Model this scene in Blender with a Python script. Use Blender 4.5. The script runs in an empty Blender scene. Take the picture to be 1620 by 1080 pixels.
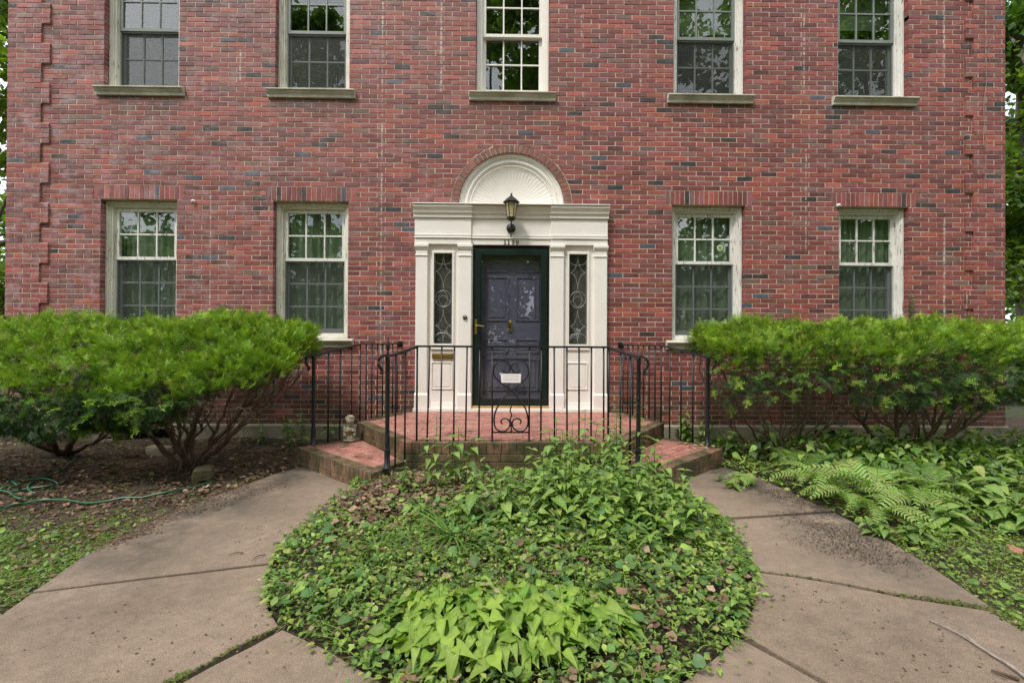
import bpy, math, random
import numpy as np
from mathutils import Vector, Matrix, Euler
random.seed(7)
rng = np.random.default_rng(11)
R = math.radians
scene = bpy.context.scene
COL = scene.collection

# ------------------------------------------------------------------ camera
F = 710.0
YAW, PITCH, ROLL = 0.016, 0.0053, 0.0053
CAM = Vector((-0.078, -5.917, 1.27))
PPX, PPY = 810.0, 534.2
fwd = Vector((math.sin(YAW) * math.cos(PITCH), math.cos(YAW) * math.cos(PITCH), math.sin(PITCH)))
rt = fwd.cross(Vector((0, 0, 1))).normalized()
up = rt.cross(fwd)
rt2 = rt * math.cos(ROLL) + up * math.sin(ROLL)
up2 = up * math.cos(ROLL) - rt * math.sin(ROLL)
cd = bpy.data.cameras.new('camera')
cam = bpy.data.objects.new('camera', cd)
COL.objects.link(cam)
m = Matrix.Identity(4)
for i in range(3):
    m[i][0] = rt2[i]; m[i][1] = up2[i]; m[i][2] = -fwd[i]; m[i][3] = CAM[i]
cam.matrix_world = m
cd.sensor_width = 36
cd.lens = F / 1620 * 36
cd.shift_y = -(540 - PPY) / 1620
cd.clip_end = 600
cd.clip_start = 0.05
scene.camera = cam


def U(px, py, y=None, z=None):
    """a point of the photograph put on the plane y=const or z=const"""
    d = rt2 * ((px - PPX) / F) + up2 * (-(py - PPY) / F) + fwd
    t = (y - CAM.y) / d.y if y is not None else (z - CAM.z) / d.z
    return CAM + d * t


# ------------------------------------------------------------------ light
SUN_EL, SUN_AZ = R(58), R(-38)          # azimuth measured from -Y (towards the camera side) to -X
w = bpy.data.worlds.new('World')
scene.world = w
w.use_nodes = True
nt = w.node_tree
nt.nodes.clear()
sky = nt.nodes.new('ShaderNodeTexSky')
sky.sky_type = 'NISHITA'
sky.sun_disc = False
sky.sun_elevation = SUN_EL
sdir = Vector((math.sin(SUN_AZ) * math.cos(SUN_EL), -math.cos(SUN_AZ) * math.cos(SUN_EL), math.sin(SUN_EL)))
sky.sun_rotation = math.atan2(sdir.x, sdir.y)
sky.air_density = 1.0
sky.dust_density = 1.5
tc = nt.nodes.new('ShaderNodeTexCoord')
cn = nt.nodes.new('ShaderNodeTexNoise')
cn.inputs['Scale'].default_value = 2.2
cn.inputs['Detail'].default_value = 7
cn.inputs['Roughness'].default_value = 0.6
cr = nt.nodes.new('ShaderNodeValToRGB')
cr.color_ramp.elements[0].position = 0.40
cr.color_ramp.elements[1].position = 0.60
cr.color_ramp.elements[0].color = (0.45, 0.45, 0.45, 1)
cr.color_ramp.elements[1].color = (1, 1, 1, 1)
mx = nt.nodes.new('ShaderNodeMix')
mx.data_type = 'RGBA'
mx.inputs['B'].default_value = (13.0, 13.3, 14.0, 1)
bg = nt.nodes.new('ShaderNodeBackground')
bg.inputs['Strength'].default_value = 0.135
wo = nt.nodes.new('ShaderNodeOutputWorld')
L = nt.links.new
L(tc.outputs['Generated'], cn.inputs['Vector'])
L(cn.outputs['Fac'], cr.inputs['Fac'])
L(cr.outputs['Color'], mx.inputs['Factor'])
L(sky.outputs['Color'], mx.inputs['A'])
L(mx.outputs['Result'], bg.inputs['Color'])
L(bg.outputs['Background'], wo.inputs['Surface'])
sd = bpy.data.lights.new('sun', 'SUN')
sd.energy = 2.3
sd.angle = R(9)
sd.color = (1.0, 0.95, 0.88)
sun = bpy.data.objects.new('sun', sd)
COL.objects.link(sun)
sun.rotation_euler = (-sdir).to_track_quat('-Z', 'Y').to_euler()
scene.view_settings.view_transform = 'Standard'
scene.view_settings.look = 'None'
scene.view_settings.exposure = 0.46
scene.view_settings.gamma = 1.0
scene.view_settings.use_curve_mapping = False
scene.cycles.use_denoising = True
scene.cycles.denoising_prefilter = 'NONE'
scene.cycles.use_adaptive_sampling = False
scene.cycles.sample_clamp_indirect = 3.0
scene.cycles.caustics_reflective = False
scene.cycles.caustics_refractive = False
scene.cycles.max_bounces = 8
scene.cycles.transparent_max_bounces = 12


# ------------------------------------------------------------------ helpers
class MB:
    def __init__(s):
        s.v = []; s.f = []; s.c = []; s.cur = (1, 1, 1)

    def add(s, vs, fs, c=None):
        b = len(s.v)
        s.v.extend([tuple(q) for q in vs])
        s.f.extend([tuple(i + b for i in f) for f in fs])
        s.c.extend([c or s.cur] * len(vs))

    def box(s, x0, x1, y0, y1, z0, z1, c=None):
        s.add([(x0, y0, z0), (x1, y0, z0), (x1, y1, z0), (x0, y1, z0), (x0, y0, z1), (x1, y0, z1), (x1, y1, z1), (x0, y1, z1)],
              [(0, 3, 2, 1), (4, 5, 6, 7), (0, 1, 5, 4), (1, 2, 6, 5), (2, 3, 7, 6), (3, 0, 4, 7)], c)

    def prism(s, pts, axis, a, b, c=None):
        """closed outline of 2-D points extruded along axis from a to b"""
        n = len(pts)
        def P(p, t):
            return (t, p[0], p[1]) if axis == 'x' else (p[0], t, p[1]) if axis == 'y' else (p[0], p[1], t)
        vs = [P(p, a) for p in pts] + [P(p, b) for p in pts]
        fs = [tuple(range(n))[::-1], tuple(range(n, 2 * n))] + [(i, (i + 1) % n, (i + 1) % n + n, i + n) for i in range(n)]
        s.add(vs, fs, c)

    def tube(s, pts, rad, n=8, c=None, cap=True):
        pts = [Vector(p) for p in pts]
        k = len(pts)
        rad = [rad] * k if not hasattr(rad, '__len__') else rad
        vs = []
        prev = None
        for i, p in enumerate(pts):
            t = (pts[min(i + 1, k - 1)] - pts[max(i - 1, 0)])
            if t.length < 1e-9: t = Vector((0, 0, 1))
            t.normalize()
            if prev is None:
                a = t.orthogonal().normalized()
            else:
                a = prev - t * prev.dot(t)
                a = a.normalized() if a.length > 1e-6 else t.orthogonal().normalized()
            prev = a
            b = t.cross(a)
            for j in range(n):
                q = 2 * math.pi * j / n
                vs.append(p + (a * math.cos(q) + b * math.sin(q)) * rad[i])
        fs = []
        for i in range(k - 1):
            for j in range(n):
                fs.append((i * n + j, i * n + (j + 1) % n, (i + 1) * n + (j + 1) % n, (i + 1) * n + j))
        if cap:
            fs.append(tuple(range(n))[::-1]); fs.append(tuple(range((k - 1) * n, k * n)))
        s.add(vs, fs, c)

    def lathe(s, prof, cx, cy, n=16, c=None, ph=0):
        """profile of (radius, z)"""
        vs = []
        for r, z in prof:
            for j in range(n):
                a = 2 * math.pi * j / n + ph
                vs.append((cx + r * math.cos(a), cy + r * math.sin(a), z))
        fs = []
        for i in range(len(prof) - 1):
            for j in range(n):
                fs.append((i * n + j, i * n + (j + 1) % n, (i + 1) * n + (j + 1) % n, (i + 1) * n + j))
        fs.append(tuple(range(n))[::-1]); fs.append(tuple(range((len(prof) - 1) * n, len(prof) * n)))
        s.add(vs, fs, c)

    def ball(s, cx, cy, cz, rx, ry=None, rz=None, n=12, c=None):
        ry = ry or rx; rz = rz or rx
        vs = [(cx, cy, cz - rz)]
        k = n // 2
        for i in range(1, k):
            a = -math.pi / 2 + math.pi * i / k
            for j in range(n):
                b = 2 * math.pi * j / n
                vs.append((cx + rx * math.cos(a) * math.cos(b), cy + ry * math.cos(a) * math.sin(b), cz + rz * math.sin(a)))
        vs.append((cx, cy, cz + rz))
        fs = [(0, 1 + (j + 1) % n, 1 + j) for j in range(n)]
        for i in range(k - 2):
            for j in range(n):
                fs.append((1 + i * n + j, 1 + i * n + (j + 1) % n, 1 + (i + 1) * n + (j + 1) % n, 1 + (i + 1) * n + j))
        e = len(vs) - 1
        fs += [(e, 1 + (k - 2) * n + j, 1 + (k - 2) * n + (j + 1) % n) for j in range(n)]
        s.add(vs, fs, c)

    def mesh(s, name, mat, smooth=False):
        me = bpy.data.meshes.new(name)
        me.from_pydata(s.v, [], s.f)
        at = me.color_attributes.new('col', 'FLOAT_COLOR', 'POINT')
        at.data.foreach_set('color', np.hstack([np.array(s.c, dtype=np.float32).reshape(-1, 3), np.ones((len(s.c), 1), np.float32)]).ravel())
        if mat: me.materials.append(mat)
        if smooth:
            me.polygons.foreach_set('use_smooth', [True] * len(me.polygons))
        me.update()
        return me

    def build(s, name, mat, parent=None, smooth=False, bevel=0, kind=None, label=None, loc=None):
        o = link(name, s.mesh(name, mat, smooth), parent, loc)
        if bevel:
            b = o.modifiers.new('bevel', 'BEVEL'); b.width = bevel; b.segments = 2; b.limit_method = 'ANGLE'; b.angle_limit = R(40)
        if kind: o['kind'] = kind
        if label: o['label'] = label
        return o


def link(name, me, parent=None, loc=None):
    o = bpy.data.objects.new(name, me)
    COL.objects.link(o)
    if parent:
        o.parent = parent
        # part meshes are written in world coordinates: cancel the thing's own place
        if loc is None:
            pl = Vector((0, 0, 0)); q = parent
            while q:
                pl += q.location; q = q.parent
            o.location = -pl
        else:
            o.location = loc
    elif loc is not None:
        o.location = loc
    return o


def thing(name, label, cat, loc=(0, 0, 0), group=None):
    o = bpy.data.objects.new(name, None)
    COL.objects.link(o)
    o.location = loc
    o.empty_display_size = 0.1
    o['label'] = label; o['category'] = cat
    if group: o['group'] = group
    return o


def tag(o, label=None, cat=None, group=None, kind=None):
    if label: o['label'] = label
    if cat: o['category'] = cat
    if group: o['group'] = group
    if kind: o['kind'] = kind
    return o


def from_np(name, V, Fc, C, mat, parent=None, nper=None, smooth=False, kind=None):
    """V (n,3); Fc (m,k) k=3 or 4; C (n,3)"""
    me = bpy.data.meshes.new(name)
    me.vertices.add(len(V))
    me.vertices.foreach_set('co', np.ascontiguousarray(V, dtype=np.float32).ravel())
    k = Fc.shape[1]
    me.loops.add(Fc.size)
    me.loops.foreach_set('vertex_index', np.ascontiguousarray(Fc, dtype=np.int32).ravel())
    me.polygons.add(len(Fc))
    me.polygons.foreach_set('loop_start', np.arange(0, Fc.size, k, dtype=np.int32))
    me.polygons.foreach_set('loop_total', np.full(len(Fc), k, dtype=np.int32))
    if smooth:
        me.polygons.foreach_set('use_smooth', np.ones(len(Fc), dtype=bool))
    at = me.color_attributes.new('col', 'FLOAT_COLOR', 'POINT')
    at.data.foreach_set('color', np.hstack([C.astype(np.float32), np.ones((len(C), 1), np.float32)]).ravel())
    me.materials.append(mat)
    me.update(calc_edges=True)
    o = link(name, me, parent)
    if kind: o['kind'] = kind
    return o


def frames(dirs, roll=None):
    """rotation matrices whose y axis is dirs, z axis as near up as can be, rolled"""
    d = dirs / np.linalg.norm(dirs, axis=1, keepdims=True)
    upv = np.tile([0.0, 0, 1], (len(d), 1))
    x = np.cross(d, upv)
    n = np.linalg.norm(x, axis=1, keepdims=True)
    x = np.where(n < 1e-4, [[1.0, 0, 0]], x / np.maximum(n, 1e-9))
    z = np.cross(x, d)
    if roll is not None:
        c, s_ = np.cos(roll)[:, None], np.sin(roll)[:, None]
        x, z = x * c + z * s_, z * c - x * s_
    return np.stack([x, d, z], axis=2)


def scatter(tmpl, pos, Rm, scale, colors, vshade=None):
    """instances of a template (verts, tris) as one array; colors (N,3)"""
    tv, tf = tmpl
    N = len(pos)
    sc = scale if np.ndim(scale) == 2 else np.repeat(np.asarray(scale)[:, None], 3, axis=1)
    V = np.einsum('nij,nkj->nki', Rm, tv[None] * sc[:, None, :]) + pos[:, None, :]
    Fc = tf[None] + (np.arange(N) * len(tv))[:, None, None]
    C = np.repeat(colors[:, None, :], len(tv), axis=1)
    if vshade is not None: C = C * vshade[None]
    return V.reshape(-1, 3), Fc.reshape(-1, tf.shape[1]), C.reshape(-1, 3)


def join_np(parts):
    Vs, Fs, Cs = [], [], []
    b = 0
    for V, Fc, C in parts:
        Vs.append(V); Fs.append(Fc + b); Cs.append(C); b += len(V)
    return np.vstack(Vs), np.vstack(Fs), np.vstack(Cs)


# ------------------------------------------------------------------ materials
def newmat(name):
    mt = bpy.data.materials.new(name)
    mt.use_nodes = True
    n = mt.node_tree
    b = n.nodes['Principled BSDF']
    return mt, n, b


def N(n, t, **kw):
    q = n.nodes.new(t)
    for k, v in kw.items():
        if k in q.inputs: q.inputs[k].default_value = v
        else: setattr(q, k, v)
    return q


def noise(n, scale, detail=4, rough=0.6, vec=None, dist=0.0):
    q = N(n, 'ShaderNodeTexNoise', Scale=scale, Detail=detail, Roughness=rough, Distortion=dist)
    if vec: n.links.new(vec, q.inputs['Vector'])
    return q.outputs['Fac']


def ramp(n, fac, a, b, ca=(0, 0, 0, 1), cb=(1, 1, 1, 1)):
    q = n.nodes.new('ShaderNodeValToRGB')
    q.color_ramp.elements[0].position = a; q.color_ramp.elements[1].position = b
    q.color_ramp.elements[0].color = ca; q.color_ramp.elements[1].color = cb
    n.links.new(fac, q.inputs['Fac'])
    return q.outputs['Color']


def mixc(n, fac, a, b, mode='MIX'):
    q = n.nodes.new('ShaderNodeMix'); q.data_type = 'RGBA'; q.blend_type = mode
    for s_, v in (('Factor', fac), ('A', a), ('B', b)):
        if isinstance(v, (int, float)): q.inputs[s_].default_value = v
        elif isinstance(v, tuple): q.inputs[s_].default_value = (*v[:3], 1)
        else: n.links.new(v, q.inputs[s_])
    return q.outputs['Result']


def math_(n, op, a, b=None, c=None, clamp=False):
    q = n.nodes.new('ShaderNodeMath'); q.operation = op; q.use_clamp = clamp
    for i, v in enumerate((a, b, c)):
        if v is None: continue
        if isinstance(v, (int, float)): q.inputs[i].default_value = v
        else: n.links.new(v, q.inputs[i])
    return q.outputs[0]


def bump(n, b, h, strength=0.3, dist=0.01):
    q = N(n, 'ShaderNodeBump', Strength=strength, Distance=dist)
    n.links.new(h, q.inputs['Height'])
    n.links.new(q.outputs['Normal'], b.inputs['Normal'])


def pos_(n):
    return n.nodes.new('ShaderNodeNewGeometry').outputs['Position']


def attr(n):
    a = n.nodes.new('ShaderNodeAttribute'); a.attribute_name = 'col'
    return a.outputs['Color']


def m_paint(name, col, rough=0.5, dirt=(0.35, 0.33, 0.24), amount=0.5, flake=0.0, bmp=0.05):
    mt, n, b = newmat(name)
    p = pos_(n)
    f1 = noise(n, 3.5, 6, 0.65, p)
    c = mixc(n, ramp(n, f1, 0.42, 0.75), col, tuple(col[i] * (1 - amount) + dirt[i] * amount for i in range(3)))
    if flake:
        mp = N(n, 'ShaderNodeMapping'); mp.inputs['Scale'].default_value = (40, 40, 6)
        n.links.new(p, mp.inputs['Vector'])
        f2 = noise(n, 1.0, 5, 0.7, mp.outputs['Vector'])
        c = mixc(n, ramp(n, f2, 0.62 - flake * 0.1, 0.70 - flake * 0.1), c, (0.28, 0.25, 0.19))
    n.links.new(c, b.inputs['Base Color'])
    b.inputs['Roughness'].default_value = rough
    bump(n, b, noise(n, 60, 4, 0.6, p), bmp, 0.004)
    return mt


def m_attr(name, rough=0.6, var=0.35, vs=30, bmp=0.0, bs=80, spec=0.5, transl=0.0, tcol=(1.0, 1.2, 0.4)):
    mt, n, b = newmat(name)
    p = pos_(n)
    a = attr(n)
    f1 = noise(n, vs, 4, 0.6, p)
    c = mixc(n, 1.0, a, ramp(n, f1, 0.25, 0.75, (1 - var,) * 3 + (1,), (1 + var,) * 3 + (1,)), 'MULTIPLY')
    n.links.new(c, b.inputs['Base Color'])
    b.inputs['Roughness'].default_value = rough
    b.inputs['Specular IOR Level'].default_value = spec
    if bmp: bump(n, b, noise(n, bs, 4, 0.6, p), bmp, 0.004)
    if transl:
        tr = n.nodes.new('ShaderNodeBsdfTranslucent')
        n.links.new(mixc(n, 1.0, c, tcol, 'MULTIPLY'), tr.inputs['Color'])
        ms = n.nodes.new('ShaderNodeMixShader'); ms.inputs[0].default_value = transl
        out = n.nodes['Material Output']
        n.links.new(b.outputs[0], ms.inputs[1]); n.links.new(tr.outputs[0], ms.inputs[2]); n.links.new(ms.outputs[0], out.inputs['Surface'])
    return mt


def m_metal(name, col, rough=0.45, metallic=0.0, rust=0.0):
    mt, n, b = newmat(name)
    p = pos_(n)
    c = mixc(n, ramp(n, noise(n, 25, 5, 0.65, p), 0.5, 0.75), col, tuple(x * 0.6 + 0.02 for x in col))
    if rust: c = mixc(n, ramp(n, noise(n, 14, 5, 0.7, p), 0.66, 0.75), c, (0.16, 0.07, 0.03))
    n.links.new(c, b.inputs['Base Color'])
    b.inputs['Roughness'].default_value = rough
    b.inputs['Metallic'].default_value = metallic
    bump(n, b, noise(n, 120, 3, 0.6, p), 0.2, 0.002)
    return mt


def m_glass(name, refl=0.12, tint=(0.9, 0.95, 0.92), wav=0.02):
    mt, n, b = newmat(name)
    n.nodes.remove(b)
    out = n.nodes['Material Output']
    p = pos_(n)
    tr = N(n, 'ShaderNodeBsdfTransparent'); tr.inputs['Color'].default_value = (*tint, 1)
    gl = N(n, 'ShaderNodeBsdfGlossy'); gl.inputs['Roughness'].default_value = 0.01
    bp = N(n, 'ShaderNodeBump', Strength=wav, Distance=0.05)
    n.links.new(noise(n, 2.5, 1, 0.4, p), bp.inputs['Height'])
    n.links.new(bp.outputs['Normal'], gl.inputs['Normal'])
    lwt = N(n, 'ShaderNodeLayerWeight', Blend=0.5)
    fac = math_(n, 'ADD', math_(n, 'POWER', lwt.outputs['Facing'], 4.0), refl, clamp=True)
    ms = n.nodes.new('ShaderNodeMixShader')
    n.links.new(fac, ms.inputs[0]); n.links.new(tr.outputs[0], ms.inputs[1]); n.links.new(gl.outputs[0], ms.inputs[2])
    n.links.new(ms.outputs[0], out.inputs['Surface'])
    return mt


def m_brick(name, moss=0.0, streaks=()):
    mt, n, b = newmat(name)
    p = pos_(n)
    a = attr(n)
    mp = N(n, 'ShaderNodeMapping'); mp.inputs['Scale'].default_value = (60, 60, 14)
    n.links.new(p, mp.inputs['Vector'])
    streak = noise(n, 1.0, 4, 0.65, mp.outputs['Vector'])
    fine = noise(n, 160, 4, 0.7, p)
    big = noise(n, 1.3, 4, 0.6, p)
    c = mixc(n, 1.0, a, ramp(n, streak, 0.3, 0.72, (0.62, 0.62, 0.66, 1), (1.35, 1.30, 1.28, 1)), 'MULTIPLY')
    c = mixc(n, 1.0, c, ramp(n, fine, 0.3, 0.7, (0.8, 0.8, 0.8, 1), (1.15, 1.15, 1.15, 1)), 'MULTIPLY')
    # lime bloom on the faces, with pale sky sheen painted in towards the left
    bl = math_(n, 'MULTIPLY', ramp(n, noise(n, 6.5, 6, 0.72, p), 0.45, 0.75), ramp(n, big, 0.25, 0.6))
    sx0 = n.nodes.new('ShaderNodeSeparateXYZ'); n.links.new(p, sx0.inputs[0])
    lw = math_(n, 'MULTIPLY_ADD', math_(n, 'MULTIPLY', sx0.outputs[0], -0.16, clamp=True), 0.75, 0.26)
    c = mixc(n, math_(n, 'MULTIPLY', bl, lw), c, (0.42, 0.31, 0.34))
    # dark burnt blotches
    c = mixc(n, math_(n, 'MULTIPLY', ramp(n, noise(n, 19, 5, 0.7, p), 0.70, 0.76), 0.6), c, (0.03, 0.022, 0.02))
    if streaks:
        sx = n.nodes.new('ShaderNodeSeparateXYZ'); n.links.new(p, sx.inputs[0])
        tot = None
        wob = math_(n, 'MULTIPLY', math_(n, 'SUBTRACT', noise(n, 9, 3, 0.6, p), 0.5), 0.03)
        for (x, z0, z1, wd) in streaks:
            dx = math_(n, 'ABSOLUTE', math_(n, 'ADD', math_(n, 'SUBTRACT', sx.outputs[0], x), wob))
            a1 = math_(n, 'SUBTRACT', 1.0, math_(n, 'DIVIDE', dx, wd), clamp=True)
            a2 = math_(n, 'MULTIPLY', math_(n, 'GREATER_THAN', sx.outputs[2], z0), math_(n, 'LESS_THAN', sx.outputs[2], z1))
            q = math_(n, 'MULTIPLY', a1, a2)
            tot = q if tot is None else math_(n, 'MAXIMUM', tot, q)
        brk = ramp(n, noise(n, 12, 5, 0.7, p), 0.42, 0.6)
        c = mixc(n, math_(n, 'MULTIPLY', tot, brk), c, (0.62, 0.58, 0.52))
        # dark runoff below the upper sills
        for (a_, b_, zs) in RUNOFF:
            w1 = math_(n, 'MULTIPLY', math_(n, 'GREATER_THAN', sx.outputs[0], a_), math_(n, 'LESS_THAN', sx.outputs[0], b_))
            dz = math_(n, 'SUBTRACT', zs, sx.outputs[2])
            w2 = math_(n, 'MULTIPLY', math_(n, 'GREATER_THAN', dz, 0.0), math_(n, 'SUBTRACT', 1.0, math_(n, 'DIVIDE', dz, 0.42), clamp=True))
            mp2 = N(n, 'ShaderNodeMapping'); mp2.inputs['Scale'].default_value = (9, 9, 1.2); n.links.new(p, mp2.inputs['Vector'])
            st_ = ramp(n, noise(n, 1.0, 4, .6, mp2.outputs['Vector']), .35, .62)
            c = mixc(n, math_(n, 'MULTIPLY', math_(n, 'MULTIPLY', w1, w2), math_(n, 'MULTIPLY', st_, .65)), c, (0.06, 0.05, 0.035))
        # damp soil splash and algae low on the wall
        low = math_(n, 'SUBTRACT', 1.0, math_(n, 'DIVIDE', sx.outputs[2], 0.85), clamp=True)
        low = math_(n, 'MULTIPLY', low, ramp(n, noise(n, 2.2, 5, 0.65, p), 0.35, 0.6))
        c = mixc(n, math_(n, 'MULTIPLY', low, 1.2, clamp=True), c, (0.075, 0.065, 0.03))
    if moss:
        f = ramp(n, noise(n, 5, 6, 0.65, p), 0.62 - moss * 0.3, 0.75 - moss * 0.2)
        c = mixc(n, f, c, (0.055, 0.048, 0.018))
    n.links.new(c, b.inputs['Base Color'])
    b.inputs['Roughness'].default_value = 0.62
    b.inputs['Specular IOR Level'].default_value = 0.5
    bump(n, b, math_(n, 'ADD', math_(n, 'MULTIPLY', streak, 1.0), fine), 0.5, 0.004)
    return mt


def m_ground(name, c1, c2, c3, s1=2.0, s2=30):
    mt, n, b = newmat(name)
    p = pos_(n)
    c = mixc(n, ramp(n, noise(n, s1, 6, 0.65, p), 0.35, 0.65), c1, c2)
    c = mixc(n, ramp(n, noise(n, s2, 5, 0.7, p), 0.5, 0.68), c, c3)
    n.links.new(c, b.inputs['Base Color'])
    b.inputs['Roughness'].default_value = 0.95
    bump(n, b, noise(n, 35, 6, 0.75, p), 0.9, 0.03)
    return mt


def m_concrete(name):
    mt, n, b = newmat(name)
    p = pos_(n)
    base = mixc(n, ramp(n, noise(n, 0.9, 5, 0.6, p), 0.35, 0.68), (0.19, 0.138, 0.098), (0.285, 0.215, 0.16))
    base = mixc(n, 1.0, base, ramp(n, noise(n, 14, 5, 0.7, p), 0.3, 0.7, (0.78, 0.78, 0.78, 1), (1.12, 1.12, 1.12, 1)), 'MULTIPLY')
    vo = N(n, 'ShaderNodeTexVoronoi', Scale=210.0); n.links.new(p, vo.inputs['Vector'])
    ag = ramp(n, noise(n, 260, 3, 0.7, p), 0.34, 0.68, (0.5, 0.49, 0.47, 1), (1.38, 1.36, 1.32, 1))
    base = mixc(n, 0.9, base, ag, 'MULTIPLY')
    peb = ramp(n, vo.outputs['Distance'], 0.18, 0.3, (1, 1, 1, 1), (0, 0, 0, 1))
    sel = ramp(n, noise(n, 90, 2, 0.6, p), 0.52, 0.6)
    base = mixc(n, math_(n, 'MULTIPLY', math_(n, 'MULTIPLY', peb, sel), 0.6), base, (0.36, 0.32, 0.26))
    # dark damp algae along the outer edge of the left walk and by the ferns, broken up
    sx = n.nodes.new('ShaderNodeSeparateXYZ'); n.links.new(p, sx.inputs[0])
    dx = math_(n, 'SUBTRACT', sx.outputs[0], 0.0)
    dy = math_(n, 'SUBTRACT', sx.outputs[1], -2.75)
    rr = math_(n, 'SQRT', math_(n, 'ADD', math_(n, 'MULTIPLY', dx, dx), math_(n, 'MULTIPLY', dy, dy)))
    edge = math_(n, 'MULTIPLY', math_(n, 'SUBTRACT', rr, 1.68), 1.9, clamp=True)
    edge = math_(n, 'MULTIPLY', edge, math_(n, 'MULTIPLY', math_(n, 'ADD', sx.outputs[1], 4.2), 0.8, clamp=True))
    blot = ramp(n, noise(n, 2.6, 7, 0.72, p), 0.37, 0.58)
    base = mixc(n, math_(n, 'MULTIPLY', math_(n, 'MULTIPLY', edge, blot), 0.85), base, (0.045, 0.04, 0.028))
    base = mixc(n, math_(n, 'MULTIPLY', ramp(n, noise(n, 1.7, 6, 0.7, p), 0.6, 0.75), 0.35), base, (0.14, 0.11, 0.06))
    n.links.new(base, b.inputs['Base Color'])
    b.inputs['Roughness'].default_value = 0.9
    bump(n, b, noise(n, 220, 4, 0.7, p), 0.6, 0.004)
    return mt


def m_flat(name, col, rough=0.6, var=0.25, scale=12, bmp=0.2, metallic=0.0, spec=0.5):
    mt, n, b = newmat(name)
    p = pos_(n)
    c = mixc(n, ramp(n, noise(n, scale, 5, 0.65, p), 0.3, 0.72), tuple(x * (1 - var) for x in col), tuple(x * (1 + var) for x in col))
    n.links.new(c, b.inputs['Base Color'])
    b.inputs['Roughness'].default_value = rough
    b.inputs['Metallic'].default_value = metallic
    b.inputs['Specular IOR Level'].default_value = spec
    bump(n, b, noise(n, scale * 6, 5, 0.7, p), bmp, 0.004)
    return mt


def m_bark(name, col):
    mt, n, b = newmat(name)
    p = pos_(n)
    mp = N(n, 'ShaderNodeMapping'); mp.inputs['Scale'].default_value = (1, 1, 0.25)
    n.links.new(p, mp.inputs['Vector'])
    f = noise(n, 26, 6, 0.75, mp.outputs['Vector'])
    c = mixc(n, ramp(n, f, 0.35, 0.65), tuple(x * 0.5 for x in col), tuple(x * 1.35 for x in col))
    c = mixc(n, ramp(n, noise(n, 3, 5, 0.6, p), 0.55, 0.7), c, (0.10, 0.11, 0.05))
    n.links.new(c, b.inputs['Base Color'])
    b.inputs['Roughness'].default_value = 0.9
    bump(n, b, f, 0.9, 0.02)
    return mt


wx = lambda px, py: U(px, py, y=0).x
wz = lambda px, py: U(px, py, y=0).z
STREAKS = [(wx(605, 100), wz(605, 560), wz(605, 3), 0.014), (wx(698, 90), wz(698, 145), wz(698, 0), 0.02),
           (wx(380, 110), wz(380, 130), wz(380, 78), 0.016), (wx(333, 360), wz(333, 500), wz(333, 310), 0.01),
           (wx(1014, 115), wz(1014, 140), wz(1014, 90), 0.014), (wx(1272, 90), wz(1272, 150), wz(1272, 0), 0.018),
           (wx(1275, 330), wz(1275, 400), wz(1275, 230), 0.012), (wx(1493, 90), wz(1493, 135), wz(1493, 0), 0.02),
           (wx(1494, 410), wz(1494, 505), wz(1494, 345), 0.022), (wx(1527, 470), wz(1527, 500), wz(1527, 455), 0.012),
           (wx(920, 40), wz(920, 60), wz(920, 22), 0.012)]
RUNOFF = [(wx(a, 150) - .05, wx(b, 150) + .05, wz(a, 156) - .01) for a, b in ((160, 287), (432, 557), (748, 874), (1062, 1185), (1322, 1443))]
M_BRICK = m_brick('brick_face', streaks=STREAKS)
M_PAVER = m_brick('paver_brick', moss=0.25)
M_MOSSY = m_brick('mossy_brick', moss=0.95)
M_MORTAR = m_flat('mortar', (0.56, 0.44, 0.325), 0.95, 0.25, 5, 0.5)
M_MORTAR_D = m_flat('stair_mortar', (0.13, 0.11, 0.06), 0.95, 0.4, 8, 0.6)
M_WHITE = m_paint('white_paint', (0.83, 0.79, 0.73), 0.45, (.45, .42, .33), 0.14, bmp=.02)
M_TRIM = m_paint('old_trim_paint', (0.74, 0.71, 0.61), 0.5, (0.42, 0.39, 0.28), 0.5, 0.5)
M_TRIM2 = m_paint('bright_trim_paint', (0.78, 0.76, 0.71), 0.5, (0.3, 0.28, 0.2), 0.35, 0.6)
M_GREY = m_paint('grey_sash_paint', (0.20, 0.225, 0.205), 0.45, (0.12, 0.13, 0.09), 0.4)
M_GREY2 = m_paint('blue_grey_sash_paint', (0.26, 0.285, 0.285), 0.45, (0.14, 0.15, 0.12), 0.35)
M_STONE = m_paint('sill_stone', (0.58, 0.55, 0.45), 0.85, (0.20, 0.19, 0.11), 0.8, 0.0, 0.5)
M_FOUND = m_paint('foundation_concrete', (0.30, 0.26, 0.19), 0.95, (0.09, 0.085, 0.05), 0.85, 0.0, 0.6)
M_DKGREEN = m_metal('dark_green_enamel', (0.004, 0.014, 0.010), 0.3)
M_PURPLE = m_paint('purple_door_paint', (0.19, 0.175, 0.27), 0.4, (0.13, 0.125, 0.16), 0.4)
M_IRON = m_metal('black_iron', (0.005, 0.005, 0.007), 0.45, 0.0, 0.35)
M_BRASS = m_metal('brass', (0.62, 0.42, 0.12), 0.28, 1.0)
M_GOLDWOOD = m_flat('oak_threshold', (0.42, 0.24, 0.08), 0.5, 0.25, 9)
M_GLASS = m_glass('window_glass', 0.09, (.95, .98, .95))
M_DGLASS = m_glass('storm_glass', 0.06, (0.87, 0.89, 0.88))
M_LGLASS = m_glass('leaded_glass', 0.05, (0.9, 0.9, 0.88), 0.3)
M_CAME = m_flat('lead_came', (0.36, 0.36, 0.33), 0.4, 0.2, 40, 0.2, 0.3)
M_DARK = m_flat('dark_interior', (0.012, 0.012, 0.010), 0.9)
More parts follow.
